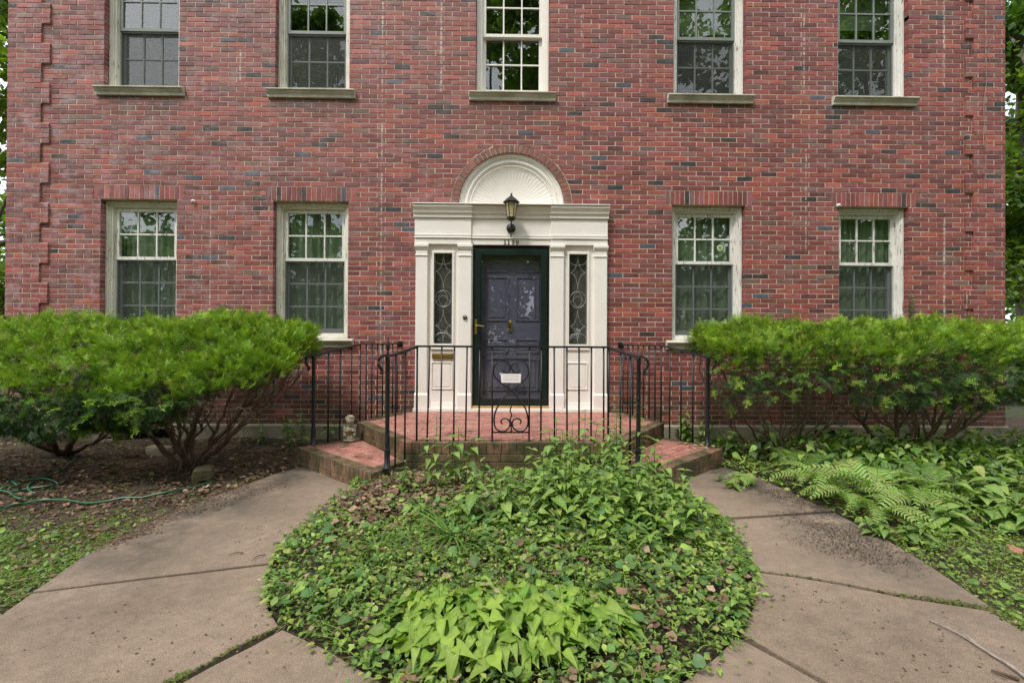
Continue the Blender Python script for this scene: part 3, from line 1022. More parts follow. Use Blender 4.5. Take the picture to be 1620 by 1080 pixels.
# sidelights and panels
for k, (a, b_) in enumerate(SL):
    mb = MB()
    ring(mb, a - .035, b_ + .035, slz0 - .035, slz1 + .035, .012, YS - .012, YS)
    ring(mb, a - .022, b_ + .022, slz0 - .022, slz1 + .022, .022, YS - .02, YS + .03)
    s_ = mb.build('sidelight', M_WHITE, SUR, bevel=0.002)
    g = MB(); g.box(a, b_, YS + .02, YS + .024, slz0, slz1); g.build('pane', M_LGLASS, SUR)
    cm = MB()
    xc = (a + b_) / 2; hw = (b_ - a) / 2; H = slz1 - slz0; yc = YS + .018
    def curve(fn, nn=20, r=.0024):
        cm.tube([fn(t / nn) for t in range(nn + 1)], r, 5)
    for (t0, t1, d_) in ((0.02, .30, 1), (.34, .62, 1), (.66, .98, 1)):
        pass
    def lens(za, zb2, wd):
        for s2 in (-1, 1):
            curve(lambda t: (xc + s2 * wd * math.sin(math.pi * t), yc, za + (zb2 - za) * t))
    P = lambda t: slz0 + H * t
    # diamond lozenges with concave sides, circle and lens in the middle
    for (c0, hh) in ((.80, .20), (.50, .0), (.20, .20)):
        if hh:
            for sx_ in (-1, 1):
                for sz_ in (-1, 1):
                    curve(lambda t: (xc + sx_ * hw * .92 * (1 - math.cos(t * math.pi / 2)), yc, P(c0) + sz_ * H * hh * .95 * (1 - math.sin(t * math.pi / 2)) ), 14)
    curve(lambda t: (xc + hw * .86 * math.cos(2 * math.pi * t), yc, P(.5) + hw * .9 * math.sin(2 * math.pi * t)), 28)
    lens(P(.5) - hw * .9, P(.5) + hw * .9, hw * .5)
    for s3 in (-1, 1):
        curve(lambda t: (xc + s3 * hw * .92 * t, yc, P(.5) + hw * .35 * math.cos(math.pi * t) * 1.0), 10)
    for tt in (.93, .07):
        curve(lambda t: (xc + hw * .9 * math.cos(math.pi * t), yc, P(tt) + (hw * .5 * math.sin(math.pi * t)) * (1 if tt < .5 else -1)), 14)
    for e_ in (-.94, .94): cm.box(xc + e_ * hw - .003, xc + e_ * hw + .003, yc - .003, yc + .002, slz0 + .004, slz1 - .004)
    cm.build('lead_came', M_CAME, s_)
    dk = MB(); dk.box(a - .02, b_ + .02, .05, .055, slz0 - .02, slz1 + .02); dk.build('sidelight_backing', m_flat('grey_sheer', (.13, .13, .12), .9, .2, 8), SUR)
    # panel below
    pz0, pz1 = uz(808, 615.7, YS), uz(808, 572.7, YS)
    pm = MB(); ring(pm, a - .03, b_ + .01, pz0, pz1, .014, YS - .012, YS); pm.box(a + .0, b_ - .02, YS - .006, YS, pz0 + .03, pz1 - .03)
    pm.box(a - .04, b_ + .03, YS - .02, YS, slz0 - .075, slz0 - .05)
    pm.box(a - .05, b_ + .05, YS - .012, YS, LAND + .045, LAND + .11)
    pm.build('panel', M_WHITE, SUR, bevel=0.003)
# base board of the surround
mb = MB(); mb.box(ex0 - .012, ex1 + .012, YP - .03, YS, LAND + .001, LAND + .042); mb.build('base_board', M_WHITE, SUR, bevel=0.002)
# brass letter slot
mz0, mz1 = uz(700, 567.5, YS - .02), uz(700, 558.5, YS - .02)
mx0, mx1 = ux(683.5, 563, YS - .02), ux(717.5, 563, YS - .02)
mb = MB(); mb.box(mx0, mx1, YS - .022, YS, mz0, mz1); mb.box(mx0 + .02, mx1 - .02, YS - .027, YS - .022, mz0 + .015, mz1 - .02); mb.box(mx0 + .02, mx1 - .02, YS - .03, YS - .022, mz1 - .016, mz1 - .008)
mb.build('letter_slot', M_BRASS, house, bevel=0.002)
bp_ = U(735.5, 501.8, y=YP - .01)
mb = MB(); mb.tube([(bp_.x, YP, bp_.z), (bp_.x, YP - .012, bp_.z)], .03, 18); mb.ball(bp_.x, YP - .016, bp_.z, .021, .014, .021, 14)
mb.build('doorbell', m_metal('dull_nickel', (0.16, 0.15, 0.13), 0.3, 0.8), house, smooth=True)

# tympanum: stepped arched mouldings round a fluted half dish
yt = 0.045
def arch_ring(mb, r0, r1, y0, y1, n_=40):
    for k in range(n_):
        a0, a1 = math.pi * k / n_, math.pi * (k + 1) / n_
        q = [(AXC + r * math.cos(a), AZC + .004 + r * math.sin(a)) for r, a in ((r0, a0), (r0, a1), (r1, a1), (r1, a0))]
        vs = [(p_[0], y0, p_[1]) for p_ in q] + [(p_[0], y1, p_[1]) for p_ in q]
        mb.add(vs, [(0, 1, 2, 3), (0, 4, 5, 1), (3, 2, 6, 7)])
mb = MB()
for (r0, r1, yf) in ((.668, .696, yt - .012), (.640, .668, yt + .006), (.612, .640, yt + .016), (.590, .612, yt + .004), (.570, .590, yt + .022), (.545, .556, yt + .024)):
    arch_ring(mb, r0, r1, yf, .12)
TY = mb.build('arch_moulding', M_WHITE, SUR)
mb = MB()
nf = 31; rr_ = [0.03 + (.57 - .03) * i / 10 for i in range(11)]
na_ = nf * 6
vs = []
for i, r in enumerate(rr_):
    for k in range(na_ + 1):
        a = math.pi * k / na_
        dish = 0.10 * (1 - (r / .57) ** 2)
        ph = (k % 6) / 6
        fl = -0.004 * (r / .57) * max(0, math.cos(2 * math.pi * ph)) ** 3
        vs.append((AXC + r * math.cos(a), yt + .03 + dish + fl, AZC + .006 + r * math.sin(a)))
fs = []
for i in range(10):
    for k in range(na_):
        b0 = i * (na_ + 1) + k
        fs.append((b0, b0 + 1, b0 + na_ + 2, b0 + na_ + 1))
mb.add(vs, fs)
mb.box(AXC - .57, AXC + .57, yt + .15, yt + .16, AZC, AZC + .57)
mb.build('fan_panel', M_WHITE, SUR, smooth=False)

# storm door and the purple door behind it
sdx0, sdx1, sdz0, sdz1 = dx0 + .006, dx1 - .006, LAND + .06, dz1 - .002
mb = MB()
mb.box(dx0, dx0 + .03, -.02, .18, LAND + .05, dz1); mb.box(dx1 - .03, dx1, -.02, .18, LAND + .05, dz1); mb.box(dx0 + .03, dx1 - .03, -.02, .18, dz1 - .03, dz1)
mb.build('door_frame', M_DKGREEN, house, bevel=.002)
gx0, gx1, gz0, gz1 = ux(760, 500, -.03), ux(856, 500, -.03), uz(808, 631.5, -.03), uz(808, 404, -.03)
mb = MB()
a, b_ = dx0 + .033, dx1 - .033
mb.box(a, gx0, -.045, -.005, LAND + .075, dz1 - .033); mb.box(gx1, b_, -.045, -.005, LAND + .075, dz1 - .033)
mb.box(gx0, gx1, -.045, -.005, LAND + .075, gz0); mb.box(gx0, gx1, -.045, -.005, gz1, dz1 - .033)
ring(mb, gx0 + .0005, gx1 - .0005, gz0 + .0005, gz1 - .0005, .008, -.038, -.012)
SD = mb.build('storm_door', M_DKGREEN, house, bevel=.002)
mb = MB(); mb.box(gx0 + .006, gx1 - .006, -.026, -.022, gz0 + .006, gz1 - .006); mb.build('pane', M_DGLASS, SD)
hx0 = ux(751, 515, -.05); hx1 = ux(754.8, 515, -.05)
mb = MB(); mb.box(hx0, hx1, -.053, -.045, uz(753, 528.5, -.05), uz(753, 505.5, -.05))
hzz = uz(753, 515, -.05)
mb.tube([((hx0 + hx1) / 2, -.05, hzz), ((hx0 + hx1) / 2, -.085, hzz), ((hx0 + hx1) / 2 + .02, -.095, hzz + .001), (hx0 + .09, -.095, hzz - .004), (hx0 + .125, -.09, hzz - .01)], [.008, .008, .009, .008, .006], 8)
mb.build('handle', M_BRASS, SD, bevel=.0015)
mb = MB(); mb.box(dx0 + .002, dx1 - .002, -.06, .15, LAND + .0425, LAND + .072)
mb.build('threshold', M_GOLDWOOD, house, bevel=.004)
yd = 0.075
mb = MB()
pdx0, pdx1 = dx0 + .035, dx1 - .035
mb.box(pdx0, pdx1, yd, yd + .04, LAND + .08, dz1 - .033)
FD = mb.build('front_door', M_PURPLE, house)
xm = (gx0 + gx1) / 2 + .02
for (za_, zb2) in ((431, 412), (508, 438), (558.5, 536), (618, 567)):
    for (xa_, xb2) in ((xm - .36, xm - .045), (xm + .045, xm + .36)):
        z0_, z1_ = uz(808, za_, yd), uz(808, zb2, yd)
        pm = MB(); ring(pm, xa_, xb2, z0_, z1_, .018, yd - .012, yd); ring(pm, xa_ + .018, xb2 - .018, z0_ + .018, z1_ - .018, .01, yd - .006, yd)
        pm.box(xa_ + .05, xb2 - .05, yd - .008, yd, z0_ + .045, z1_ - .045)
        pm.build('panel', M_PURPLE, FD, bevel=.003)
kx, kz = ux(807, 515, yd), uz(807, 515, yd)
mb = MB(); mb.box(kx - .022, kx + .022, yd - .012, yd - .001, kz - .02, kz + .05); mb.ball(kx, yd - .02, kz + .045, .02, .012, .02)
mb.tube([(kx + .025 * math.sin(t), yd - .025, kz - .01 + .045 * math.cos(t)) for t in [x * .35 for x in range(-8, 9)]], .006, 7)
mb.box(kx - .018, kx + .018, yd - .012, yd - .001, kz - .09, kz - .06)
mb.build('knocker', M_BRASS, FD, smooth=False)

# paper notice taped inside the storm door glass
q = MB()
c_ = [U(792, 591, y=-.0285), U(824.5, 591.2, y=-.0285), U(823.5, 605.3, y=-.0285), U(793.2, 605, y=-.0285)]
yy = -.0285
q.add([(p_.x, yy, p_.z) for p_ in c_] + [(p_.x, yy + .001, p_.z) for p_ in c_], [(0, 3, 2, 1), (4, 5, 6, 7), (0, 1, 5, 4), (1, 2, 6, 5), (2, 3, 7, 6), (3, 0, 4, 7)])
NT = thing('notice', 'small white paper notice with lines of small print taped to the storm door glass', 'notice', tuple(c_[0]))
q.build('sheet', M_PAPER, NT)
q = MB()
for r, t in enumerate((.24, .5, .72)):
    a = c_[0].lerp(c_[3], t); b2 = c_[1].lerp(c_[2], t)
    u = .12
    while u < .86:
        l_ = random.uniform(.02, .07)
        p0, p1 = a.lerp(b2, u), a.lerp(b2, min(.88, u + l_))
        h_ = .0045
        q.add([(p0.x, yy - .0006, p0.z), (p1.x, yy - .0006, p1.z), (p1.x, yy - .0006, p1.z + h_), (p0.x, yy - .0006, p0.z + h_)], [(0, 1, 2, 3)])
        u += l_ + .022
q.build('lettering', M_INK, NT)
q = MB(); p0 = c_[0]; q.box(p0.x - .012, p0.x + .008, yy - .0015, yy - .0003, p0.z - .008, p0.z + .008); q.build('tape', M_PAPER, NT)

# house number 1109
yn = YP + .02
nz = uz(809, 383, yn)
H_ = 0.058
for (px, ch) in ((798.7, '1'), (804.6, '1'), (811.6, '0'), (818.6, '9')):
    x = ux(px, 383, yn)
    q = MB()
    y0, y1 = yn - .004, yn + .006
    if ch == '1':
        q.box(x - .005, x + .005, y0, y1, nz - H_ / 2, nz + H_ / 2)
        q.box(x - .013, x + .013, y0 + .0005, y1, nz - H_ / 2 - .001, nz - H_ / 2 + .005)
        q.prism([(x - .013, nz + H_ * .28), (x - .0045, nz + H_ * .36), (x - .0045, nz + H_ / 2)], 'y', y0 + .0005, y1)
    else:
        def ell(cx, cz, rx, rz, wx_, wz_):
            n_ = 20
            for k in range(n_):
                a0, a1 = 2 * math.pi * k / n_, 2 * math.pi * (k + 1) / n_
                o_ = [(cx + rx * math.cos(a), cz + rz * math.sin(a)) for a in (a0, a1)]
                i_ = [(cx + (rx - wx_) * math.cos(a), cz + (rz - wz_) * math.sin(a)) for a in (a0, a1)]
                q.prism([o_[0], o_[1], i_[1], i_[0]], 'y', y0, y1)
        if ch == '0': ell(x, nz, .0170, H_ / 2, .0068, .005)
        else:
            ell(x, nz + H_ * .17, .0170, H_ * .33, .0065, .0045)
            q.tube([(x + .013, yn, nz + H_ * .15), (x + .012, yn, nz - H_ * .15), (x + .004, yn, nz - H_ * .42), (x - .007, yn, nz - H_ * .44), (x - .012, yn, nz - H_ * .34)], [.005, .0045, .0035, .003, .0045], 6)
    q.build('house_number', M_INK, house)

# ------------------------------------------------------------------ wall lantern
lx = ux(808.5, 350, YP)
LN = thing('wall_lantern', 'black six sided wall lantern with amber glass above the door', 'lantern', (lx, YP + .02, uz(808, 375, YP)))
yl = YP - .17
Lz = lambda py: uz(808, py, yl)
mb = MB()
mb.ball(lx, YP + .01, uz(808, 361, YP), .062, .045, .062, 16)
mb.ball(lx, YP - .035, uz(808, 361, YP), .02, .02, .02, 10)
mb.build('wall_plate', M_IRON, LN, smooth=True)
mb = MB()
zb0 = uz(808, 361, YP)
mb.tube([(lx, YP - .03, zb0), (lx, YP - .08, zb0 - .035), (lx, YP - .13, zb0 - .02), (lx, yl, zb0 + .03), (lx, yl, Lz(350) + .01)], .009, 8)
mb.tube([(lx, YP - .02, zb0 - .05), (lx, YP - .03, zb0 - .09), (lx, YP - .015, zb0 - .12), (lx, YP - .03, zb0 - .135)], [.008, .007, .008, .004], 8)
mb.build('bracket', M_IRON, LN, smooth=True)
mb = MB()
mb.lathe([(.010, Lz(350)), (.028, Lz(349.5)), (.052, Lz(347.5)), (.056, Lz(344))], lx, yl, 6)
mb.build('base', M_IRON, LN)
rb, rt_ = .050, .078
zb1, zt1 = Lz(344), Lz(320.5)
for k in range(6):
    a = math.pi / 3 * k
    mb = MB()
    mb.tube([(lx + rb * math.cos(a), yl + rb * math.sin(a), zb1), (lx + rt_ * math.cos(a), yl + rt_ * math.sin(a), zt1)], .0055, 5)
    mb.build('bar', M_IRON, LN)
    a2 = a + math.pi / 3
    q = MB()
    f_ = .95
    q.add([(lx + rb * f_ * math.cos(a), yl + rb * f_ * math.sin(a), zb1), (lx + rb * f_ * math.cos(a2), yl + rb * f_ * math.sin(a2), zb1), (lx + rt_ * f_ * math.cos(a2), yl + rt_ * f_ * math.sin(a2), zt1), (lx + rt_ * f_ * math.cos(a), yl + rt_ * f_ * math.sin(a), zt1)], [(0, 1, 2, 3)])
    q.build('pane', M_LANTERNGLASS, LN)
mb = MB()
mb.lathe([(.078, zt1 - .004), (.106, zt1 - .004), (.108, zt1 + .004), (.06, Lz(314)), (.03, Lz(311.5)), (.012, Lz(309.5)), (.012, Lz(308.5)), (.014, Lz(307)), (.006, Lz(305.5))], lx, yl, 6)
mb.build('roof', M_IRON, LN)

# ------------------------------------------------------------------ landing and steps
def sym(l, r, z):
    a, b2 = U(*l, z=z), U(*r, z=z)
    return Vector(((abs(a.x) + abs(b2.x)) / 2, (a.y + b2.y) / 2))


STEP = 0.17
PA = sym((652, 651), (965, 652), LAND); PA.y = 0.0
PB = sym((563, 667), (1049.5, 668), LAND)
PC = sym((642, 698), (984, 701), LAND)
QA = sym((470.5, 706), (1144.6, 711), STEP)
QB = sym((596, 747.5), (1043.5, 750), STEP)
QC = Vector((PC.x + .04, PC.y - .02)); 
print('landing', PA, PB, PC, QA, QB)
PA.x = 1.38


def clip(poly, p, nrm):
    out = []
    for i in range(len(poly)):
        a, b2 = poly[i], poly[(i + 1) % len(poly)]
        da, db = (a[0] - p[0]) * nrm[0] + (a[1] - p[1]) * nrm[1], (b2[0] - p[0]) * nrm[0] + (b2[1] - p[1]) * nrm[1]
        if da <= 0: out.append(a)
        if (da < 0 < db) or (db < 0 < da):
            t = da / (da - db); out.append((a[0] + (b2[0] - a[0]) * t, a[1] + (b2[1] - a[1]) * t))
    return out


def pcol(mossy=0.0):
    c = random.choice([(0.38, 0.155, 0.115), (0.42, 0.18, 0.135), (0.35, 0.13, 0.10), (0.40, 0.19, 0.14)])
    g = random.uniform(.85, 1.12)
    mc = (0.15, 0.11, 0.045)
    return tuple(c[i] * g * (1 - mossy) + mc[i] * mossy for i in range(3))


def area(p): return abs(sum(p[i][0] * p[(i + 1) % len(p)][1] - p[(i + 1) % len(p)][0] * p[i][1] for i in range(len(p)))) / 2


def poly_brick(poly, z0, z1, c, parent, mat, name='brick', coll=None):
    cx = sum(p_[0] for p_ in poly) / len(poly); cy = sum(p_[1] for p_ in poly) / len(poly)
    e = .003
    top = [(x + (cx - x) * e / .05, y + (cy - y) * e / .05) for x, y in poly]
    n_ = len(poly)
    s_ = sum(poly[i][0] * poly[(i + 1) % n_][1] - poly[(i + 1) % n_][0] * poly[i][1] for i in range(n_))
    if s_ < 0: poly = poly[::-1]; top = top[::-1]
    o_ = (0, 0) if coll is not None else (cx, cy)
    vs = [(x - o_[0], y - o_[1], z0) for x, y in poly] + [(x - o_[0], y - o_[1], z1 - .003) for x, y in poly] + [(x - o_[0], y - o_[1], z1) for x, y in top]
    fs = [tuple(range(2 * n_, 3 * n_))] + [(i, (i + 1) % n_, (i + 1) % n_ + n_, i + n_) for i in range(n_)] + [(i + n_, (i + 1) % n_ + n_, (i + 1) % n_ + 2 * n_, i + 2 * n_) for i in range(n_)]
    if coll is not None:
        coll.add(vs, fs, c); return None
    mb = MB(); mb.add(vs, fs, c)
    return link(name, mb.mesh(name, mat), parent, (cx - parent.location.x, cy - parent.location.y, -parent.location.z))


def deck(poly, ztop, zbot, T, edges, rowdir, label_stuff='brickwork', limit=290):
    """brick platform. poly ccw 2-D; edges = indices of outline edges faced with rowlock bricks"""
    n_ = len(poly)
    core = MB()
    cx = sum(p_[0] for p_ in poly) / n_; cy = sum(p_[1] for p_ in poly) / n_
    ins = poly
    for i in range(n_):
        a, b2 = Vector(poly[i]), Vector(poly[(i + 1) % n_])
        d = (b2 - a).normalized(); nr = Vector((d.y, -d.x))
        ins = clip(ins, a - nr * (.008 if i in edges else .0), nr)
    core.prism(ins, 'z', zbot, ztop - .006)
    core.build('mortar_bed', M_MORTAR_D, T)
    inner = poly
    singles = []
    BW = 0.115
    for i in edges:
        a, b2 = Vector(poly[i]), Vector(poly[(i + 1) % n_])
        d = (b2 - a).normalized(); nr = Vector((d.y, -d.x))
        ln = (b2 - a).length
        inner = clip(inner, a - nr * BW, nr)
        # rowlock course: one mitred strip cut into bricks
        k = round(ln / 0.068); st = ln / k
        for j in range(k):
            p0 = a + d * (j * st + .003); p1 = a + d * ((j + 1) * st - .003)
            q = [tuple(p0), tuple(p1), tuple(p1 - nr * (BW - .006)), tuple(p0 - nr * (BW - .006))]
            for i2 in edges:   # mitre
                if i2 == i: continue
                a2, b3 = Vector(poly[i2]), Vector(poly[(i2 + 1) % n_])
                # angle bisector at shared corner
                for sh, oth in ((a, b3), (b2, a2)):
                    if (sh - oth).length < 1e-6:
                        o2 = a2 if sh is a else b3
                        d1 = (b2 - a).normalized() if sh is a else (a - b2).normalized()
                        d2 = (o2 - sh).normalized()
                        bis = (d1 + d2).normalized()
                        nb = Vector((bis.y, -bis.x))
                        if nb.dot(d1) > 0: nb = -nb
                        q = clip(q, sh - nb * .002, nb)
            if len(q) >= 3 and area(q) > .0008:
                mossy = random.uniform(.5, 1.0) if random.random() < .8 else .3
                poly_brick(q, ztop - .105, ztop + random.uniform(-.002, .002), pcol(mossy), T, M_MOSSY)
                singles.append(1)
        # stretchers below
        zt = ztop - .112
        row = 0
        while zt - .055 > zbot - .02:
            z0_, z1_ = max(zt - .062, zbot), zt
            k2 = max(1, round(ln / .21)); st2 = ln / k2
            for j in range(-1, k2 + 1):
                s0 = max(0, (j + (.5 if row % 2 else 0)) * st2 + .004); s1 = min(ln, (j + 1 + (.5 if row % 2 else 0)) * st2 - .004)
                if s1 - s0 < .03: continue
                p0, p1 = a + d * s0, a + d * s1
                q = [tuple(p0), tuple(p1), tuple(p1 - nr * .05), tuple(p0 - nr * .05)]
                poly_brick(q, z0_, z1_, pcol(random.uniform(.5, 1)), T, M_MOSSY)
                singles.append(1)
            zt -= .072; row += 1
    # field pavers
    dx = Vector(rowdir).normalized(); dy = Vector((-dx.y, dx.x))
    us = [Vector(p_).dot(dx) for p_ in inner]; vs_ = [Vector(p_).dot(dy) for p_ in inner]
    bw, bl = .066, .208
    cells = []
    v = math.floor(min(vs_) / bw) * bw; r = 0
    while v < max(vs_):
        u = math.floor(min(us) / bl) * bl - (bl / 2 if r % 2 else 0)
        while u < max(us):
            q = [tuple(dx * uu + dy * vv) for uu, vv in ((u + .003, v + .003), (u + bl - .003, v + .003), (u + bl - .003, v + bw - .003), (u + .003, v + bw - .003))]
            for i in range(n_):
                if len(q) < 3: break
                a, b2 = Vector(poly[i]), Vector(poly[(i + 1) % n_])
                d = (b2 - a).normalized(); nr = Vector((d.y, -d.x))
                q = clip(q, a - nr * (BW if i in edges else .004), nr)
            if len(q) >= 3 and area(q) > .0012: cells.append(q)
            u += bl
        v += bw; r += 1
    cells.sort(key=lambda q: sum(p_[1] for p_ in q) / len(q))
    room = max(0, limit - len(singles))
    rest = MB()
    for i, q in enumerate(cells):
        mossy = random.uniform(0, .15)
        z1_ = ztop + random.uniform(-.0025, .0015)
        if i < room: poly_brick(q, ztop - .05, z1_, pcol(mossy), T, M_PAVER)
        else: poly_brick(q, ztop - .05, z1_, pcol(mossy), T, M_PAVER, coll=rest)
    if rest.v: rest.build('paving_bricks', M_PAVER, T, kind='stuff')


LT = thing('brick_landing', 'raised brick landing with mossy edges in front of the door', 'landing', (0, -0.9, 0))
lp = [(-PC.x, PC.y), (PC.x, PC.y), (PB.x, PB.y), (PA.x, -.052), (-PA.x, -.052), (-PB.x, PB.y)]
deck(lp, LAND, -.05, LT, [0, 1, 2, 4, 5], (1, 0))
for s_ in (-1, 1):
    T = thing('brick_step', 'low brick step %s' % ('left of the landing with a stone figure on it' if s_ < 0 else 'right of the landing with dry leaves on it'), 'step', (s_ * 1.6, -1.6, 0), 'side steps of the landing')
    pl = [(QA.x, QA.y), (PB.x + .004, PB.y - .002), (PC.x + .003, PC.y - .004), (PC.x - .02, PC.y - .10), (QB.x, QB.y)]
    # order for the right side: counter-clockwise
    pl = [(QB.x, QB.y), (QA.x, QA.y), (PB.x + .004, PB.y - .003), (PC.x + .004, PC.y - .004)]
    if s_ < 0: pl = [(-x, y) for x, y in pl][::-1]
    a_, b2 = Vector((QA.x - QB.x, QA.y - QB.y)), None
    ed = [0, 1, 3] if s_ > 0 else [0 + 3 - 1 - 0, 1, 3]
    # edge indices: right: 0 front, 1 outer side, 3 inner side; mirrored polygon: edges reversed
    if s_ < 0: ed = [2, 1, 3]
    deck(pl, STEP, -.05, T, ed, (s_ * a_.x, a_.y))

# ------------------------------------------------------------------ iron railings
RZ = 1.208


def baluster(T, x, y, z0, z1, r=.0085, lean=0):
    mb = MB(); mb.tube([(x + lean, y, z0 - .01), (x, y, z1)], r, 6); mb.build('baluster', M_IRON, T, smooth=True)


def post(T, x, y, z0, z1, finial):
    mb = MB()
    mb.lathe([(.034, z0 - .002), (.034, z0 + .006), (.025, z0 + .012), (.025, z0 + .15), (.0255, z0 + .158), (.020, z0 + .17), (.0185, z0 + .18), (.0185, z1 - .01), (.021, z1), (.016, z1 + .008)], x, y, 14)
    mb.build('post', M_IRON, T, smooth=True)
    mb = MB()
    if finial > .1:
        h = finial
        mb.lathe([(.008, z1 + .004), (.008, z1 + .02), (.014, z1 + .03), (.008, z1 + .04), (.012, z1 + h * .35), (.019, z1 + h * .5), (.012, z1 + h * .72), (.006, z1 + h * .82), (.004, z1 + h), (.001, z1 + h * 1.05)], x, y, 8)
    else:
        mb.lathe([(.010, z1 + .004), (.012, z1 + .012), (.007, z1 + .022), (.002, z1 + finial)], x, y, 8)
    mb.build('finial', M_IRON, T, smooth=True)


def flatbar(mb, pts, w_=.036, h_=.018):
    """flat handrail bar swept along points, kept level across"""
    pts = [Vector(p_) for p_ in pts]
    vs = []
    for i, p_ in enumerate(pts):
        t = (pts[min(i + 1, len(pts) - 1)] - pts[max(i - 1, 0)]).normalized()
        sd_ = t.cross(Vector((0, 0, 1)))
        if sd_.length < .15 and i > 0: sd_ = last
        sd_.normalize(); last = sd_
        nr = sd_.cross(t).normalized()
        for a, b2 in ((-1, -1), (1, -1), (1, 1), (-1, 1)): vs.append(p_ + sd_ * a * w_ / 2 + nr * b2 * h_ / 2)
    fs = [(0, 3, 2, 1), tuple(len(vs) - 4 + k for k in range(4))]
    for i in range(len(pts) - 1):
        for k in range(4): fs.append((i * 4 + k, i * 4 + (k + 1) % 4, (i + 1) * 4 + (k + 1) % 4, (i + 1) * 4 + k))
    mb.add(vs, fs)


lpost = U(607, 739, z=STEP); rpost = U(1004.5, 742, z=STEP)
ix, iy = (abs(lpost.x) + abs(rpost.x)) / 2, (lpost.y + rpost.y) / 2
lo = U(496, 703, z=STEP); ro = U(1120, 706, z=STEP)
ox, oy = (abs(lo.x) + abs(ro.x)) / 2, (lo.y + ro.y) / 2
fy = PC.y + .06
fcx = .885
T = thing('iron_railing', 'black iron railing with a scrollwork panel across the front of the landing', 'railing', (0, fy, LAND), 'black iron railings')
zl = 1.125
front = [(-fcx, fy, RZ), (fcx, fy, RZ)]


def rail_end(x, y, z, dx, dy):
    """hooked end curling past the post and down"""
    return [(x + dx * t, y + dy * t, z + dz) for t, dz in ((0, 0), (.03, .004), (.06, -.004), (.085, -.03), (.088, -.065), (.07, -.10), (.05, -.125), (.052, -.142), (.066, -.15))]


dl = Vector((ix - fcx, iy - fy)); dl.normalize()
mb = MB()
for s_ in (-1, 1):
    flatbar(mb, [(s_ * (fcx), fy, RZ), (s_ * (fcx * .7 + ix * .3), fy * .7 + iy * .3, RZ - .03), (s_ * (fcx * .2 + ix * .8), fy * .2 + iy * .8, zl + .012), (s_ * ix, iy, zl + .004)] + rail_end(s_ * ix, iy, zl + .004, s_ * .8, -.45)[1:])
flatbar(mb, [(-fcx - .01, fy, RZ + .0012), (fcx + .01, fy, RZ + .0012)])
mb.build('handrail', M_IRON, T)
mb = MB()
post(T, -ix, iy, STEP, zl, .165); post(T, ix, iy, STEP, zl, .035)
for px_t, px_b in ((660, 659), (680, 675.5), (699, 696.5), (719, 717.7), (739, 736.5), (759, 757.5), (778.7, 778.7), (837.7, 837), (856.7, 855.5), (876.7, 877.3), (896.7, 897), (916, 916), (935.7, 935), (955, 955)):
    xt, xb2 = U(px_t, 560, y=fy).x, U(px_b, 695, y=fy).x
    baluster(T, xt, fy, LAND, RZ, .0082, xb2 - xt)
for s_ in (-1, 1):
    for t in (.0, .42):
        x, y = s_ * (fcx + (ix - fcx) * t), fy + (iy - fy) * t
        if t == 0: baluster(T, x, y, STEP if t else LAND, RZ, .010)
        else: baluster(T, x, y, STEP if y < PC.y - .02 else LAND, RZ - .05)
    x, y = s_ * (fcx + (ix - fcx) * .75), fy + (iy - fy) * .72
    baluster(T, x, y, STEP, zl + .01)
# scroll panel
zt_, zb3 = U(808, 568.3, y=fy).z, U(808, 683.6, y=fy).z
xa_, xb_ = U(778.7, 600, y=fy).x, U(837.7, 600, y=fy).x
mb = MB(); mb.box(xa_ + .006, xb_ - .006, fy - .006, fy + .006, zt_ - .006, zt_ + .006); mb.box(xa_ + .006, xb_ - .006, fy - .006, fy + .006, zb3 - .006, zb3 + .006)
mb.build('cross_bar', M_IRON, T)
half = [(300, 130), (308, 150), (330, 156), (352, 144), (365, 115), (352, 82), (312, 62), (262, 66), (228, 105), (221, 160), (240, 205), (272, 228), (280, 248), (300, 260), (340, 280), (370, 305),
        (402, 340), (450, 398), (490, 460), (510, 520), (514, 590), (495, 640), (455, 659), (412, 650), (385, 620), (380, 585), (395, 558), (425, 549), (450, 560), (456, 580), (444, 596)]


def smooth_pts(pts, k=4):
    out = []
    for i in range(len(pts) - 1):
        p0, p1, p2, p3 = pts[max(i - 1, 0)], pts[i], pts[i + 1], pts[min(i + 2, len(pts) - 1)]
        for j in range(k):
            t = j / k
            out.append(tuple(.5 * ((2 * p1[a]) + (-p0[a] + p2[a]) * t + (2 * p0[a] - 5 * p1[a] + 4 * p2[a] - p3[a]) * t * t + (-p0[a] + 3 * p1[a] - 3 * p2[a] + p3[a]) * t ** 3) for a in range(len(p1))))
    out.append(pts[-1])
    return out


for s_ in (1, -1):
    pts = [((370 + s_ * (x - 370)) / 5.4 + 740, y / 5.4 + 560) for x, y in half]
    P3 = smooth_pts([tuple(U(x, y, y=fy + s_ * .003)) for x, y in pts], 3)
    mb = MB(); mb.tube(P3, .0072, 6); mb.build('scroll', M_IRON, T, smooth=True)
P3 = smooth_pts([tuple(U(x / 5.4 + 740, y / 5.4 + 560, y=fy)) for x, y in ((372, 664), (370, 600), (362, 560), (374, 520), (362, 480), (374, 440), (383, 416))], 4)
mb = MB(); mb.tube(P3, [.0065] * (len(P3) - 6) + [.006, .005, .0045, .0035, .0025, .001], 6); mb.build('spear', M_IRON, T, smooth=True)
p_ = U(368 / 5.4 + 740, 598 / 5.4 + 560, y=fy); mb = MB(); mb.lathe([(.013, p_.z - .02), (.015, p_.z), (.013, p_.z + .02)], p_.x, fy, 8); mb.build('collar', M_IRON, T)

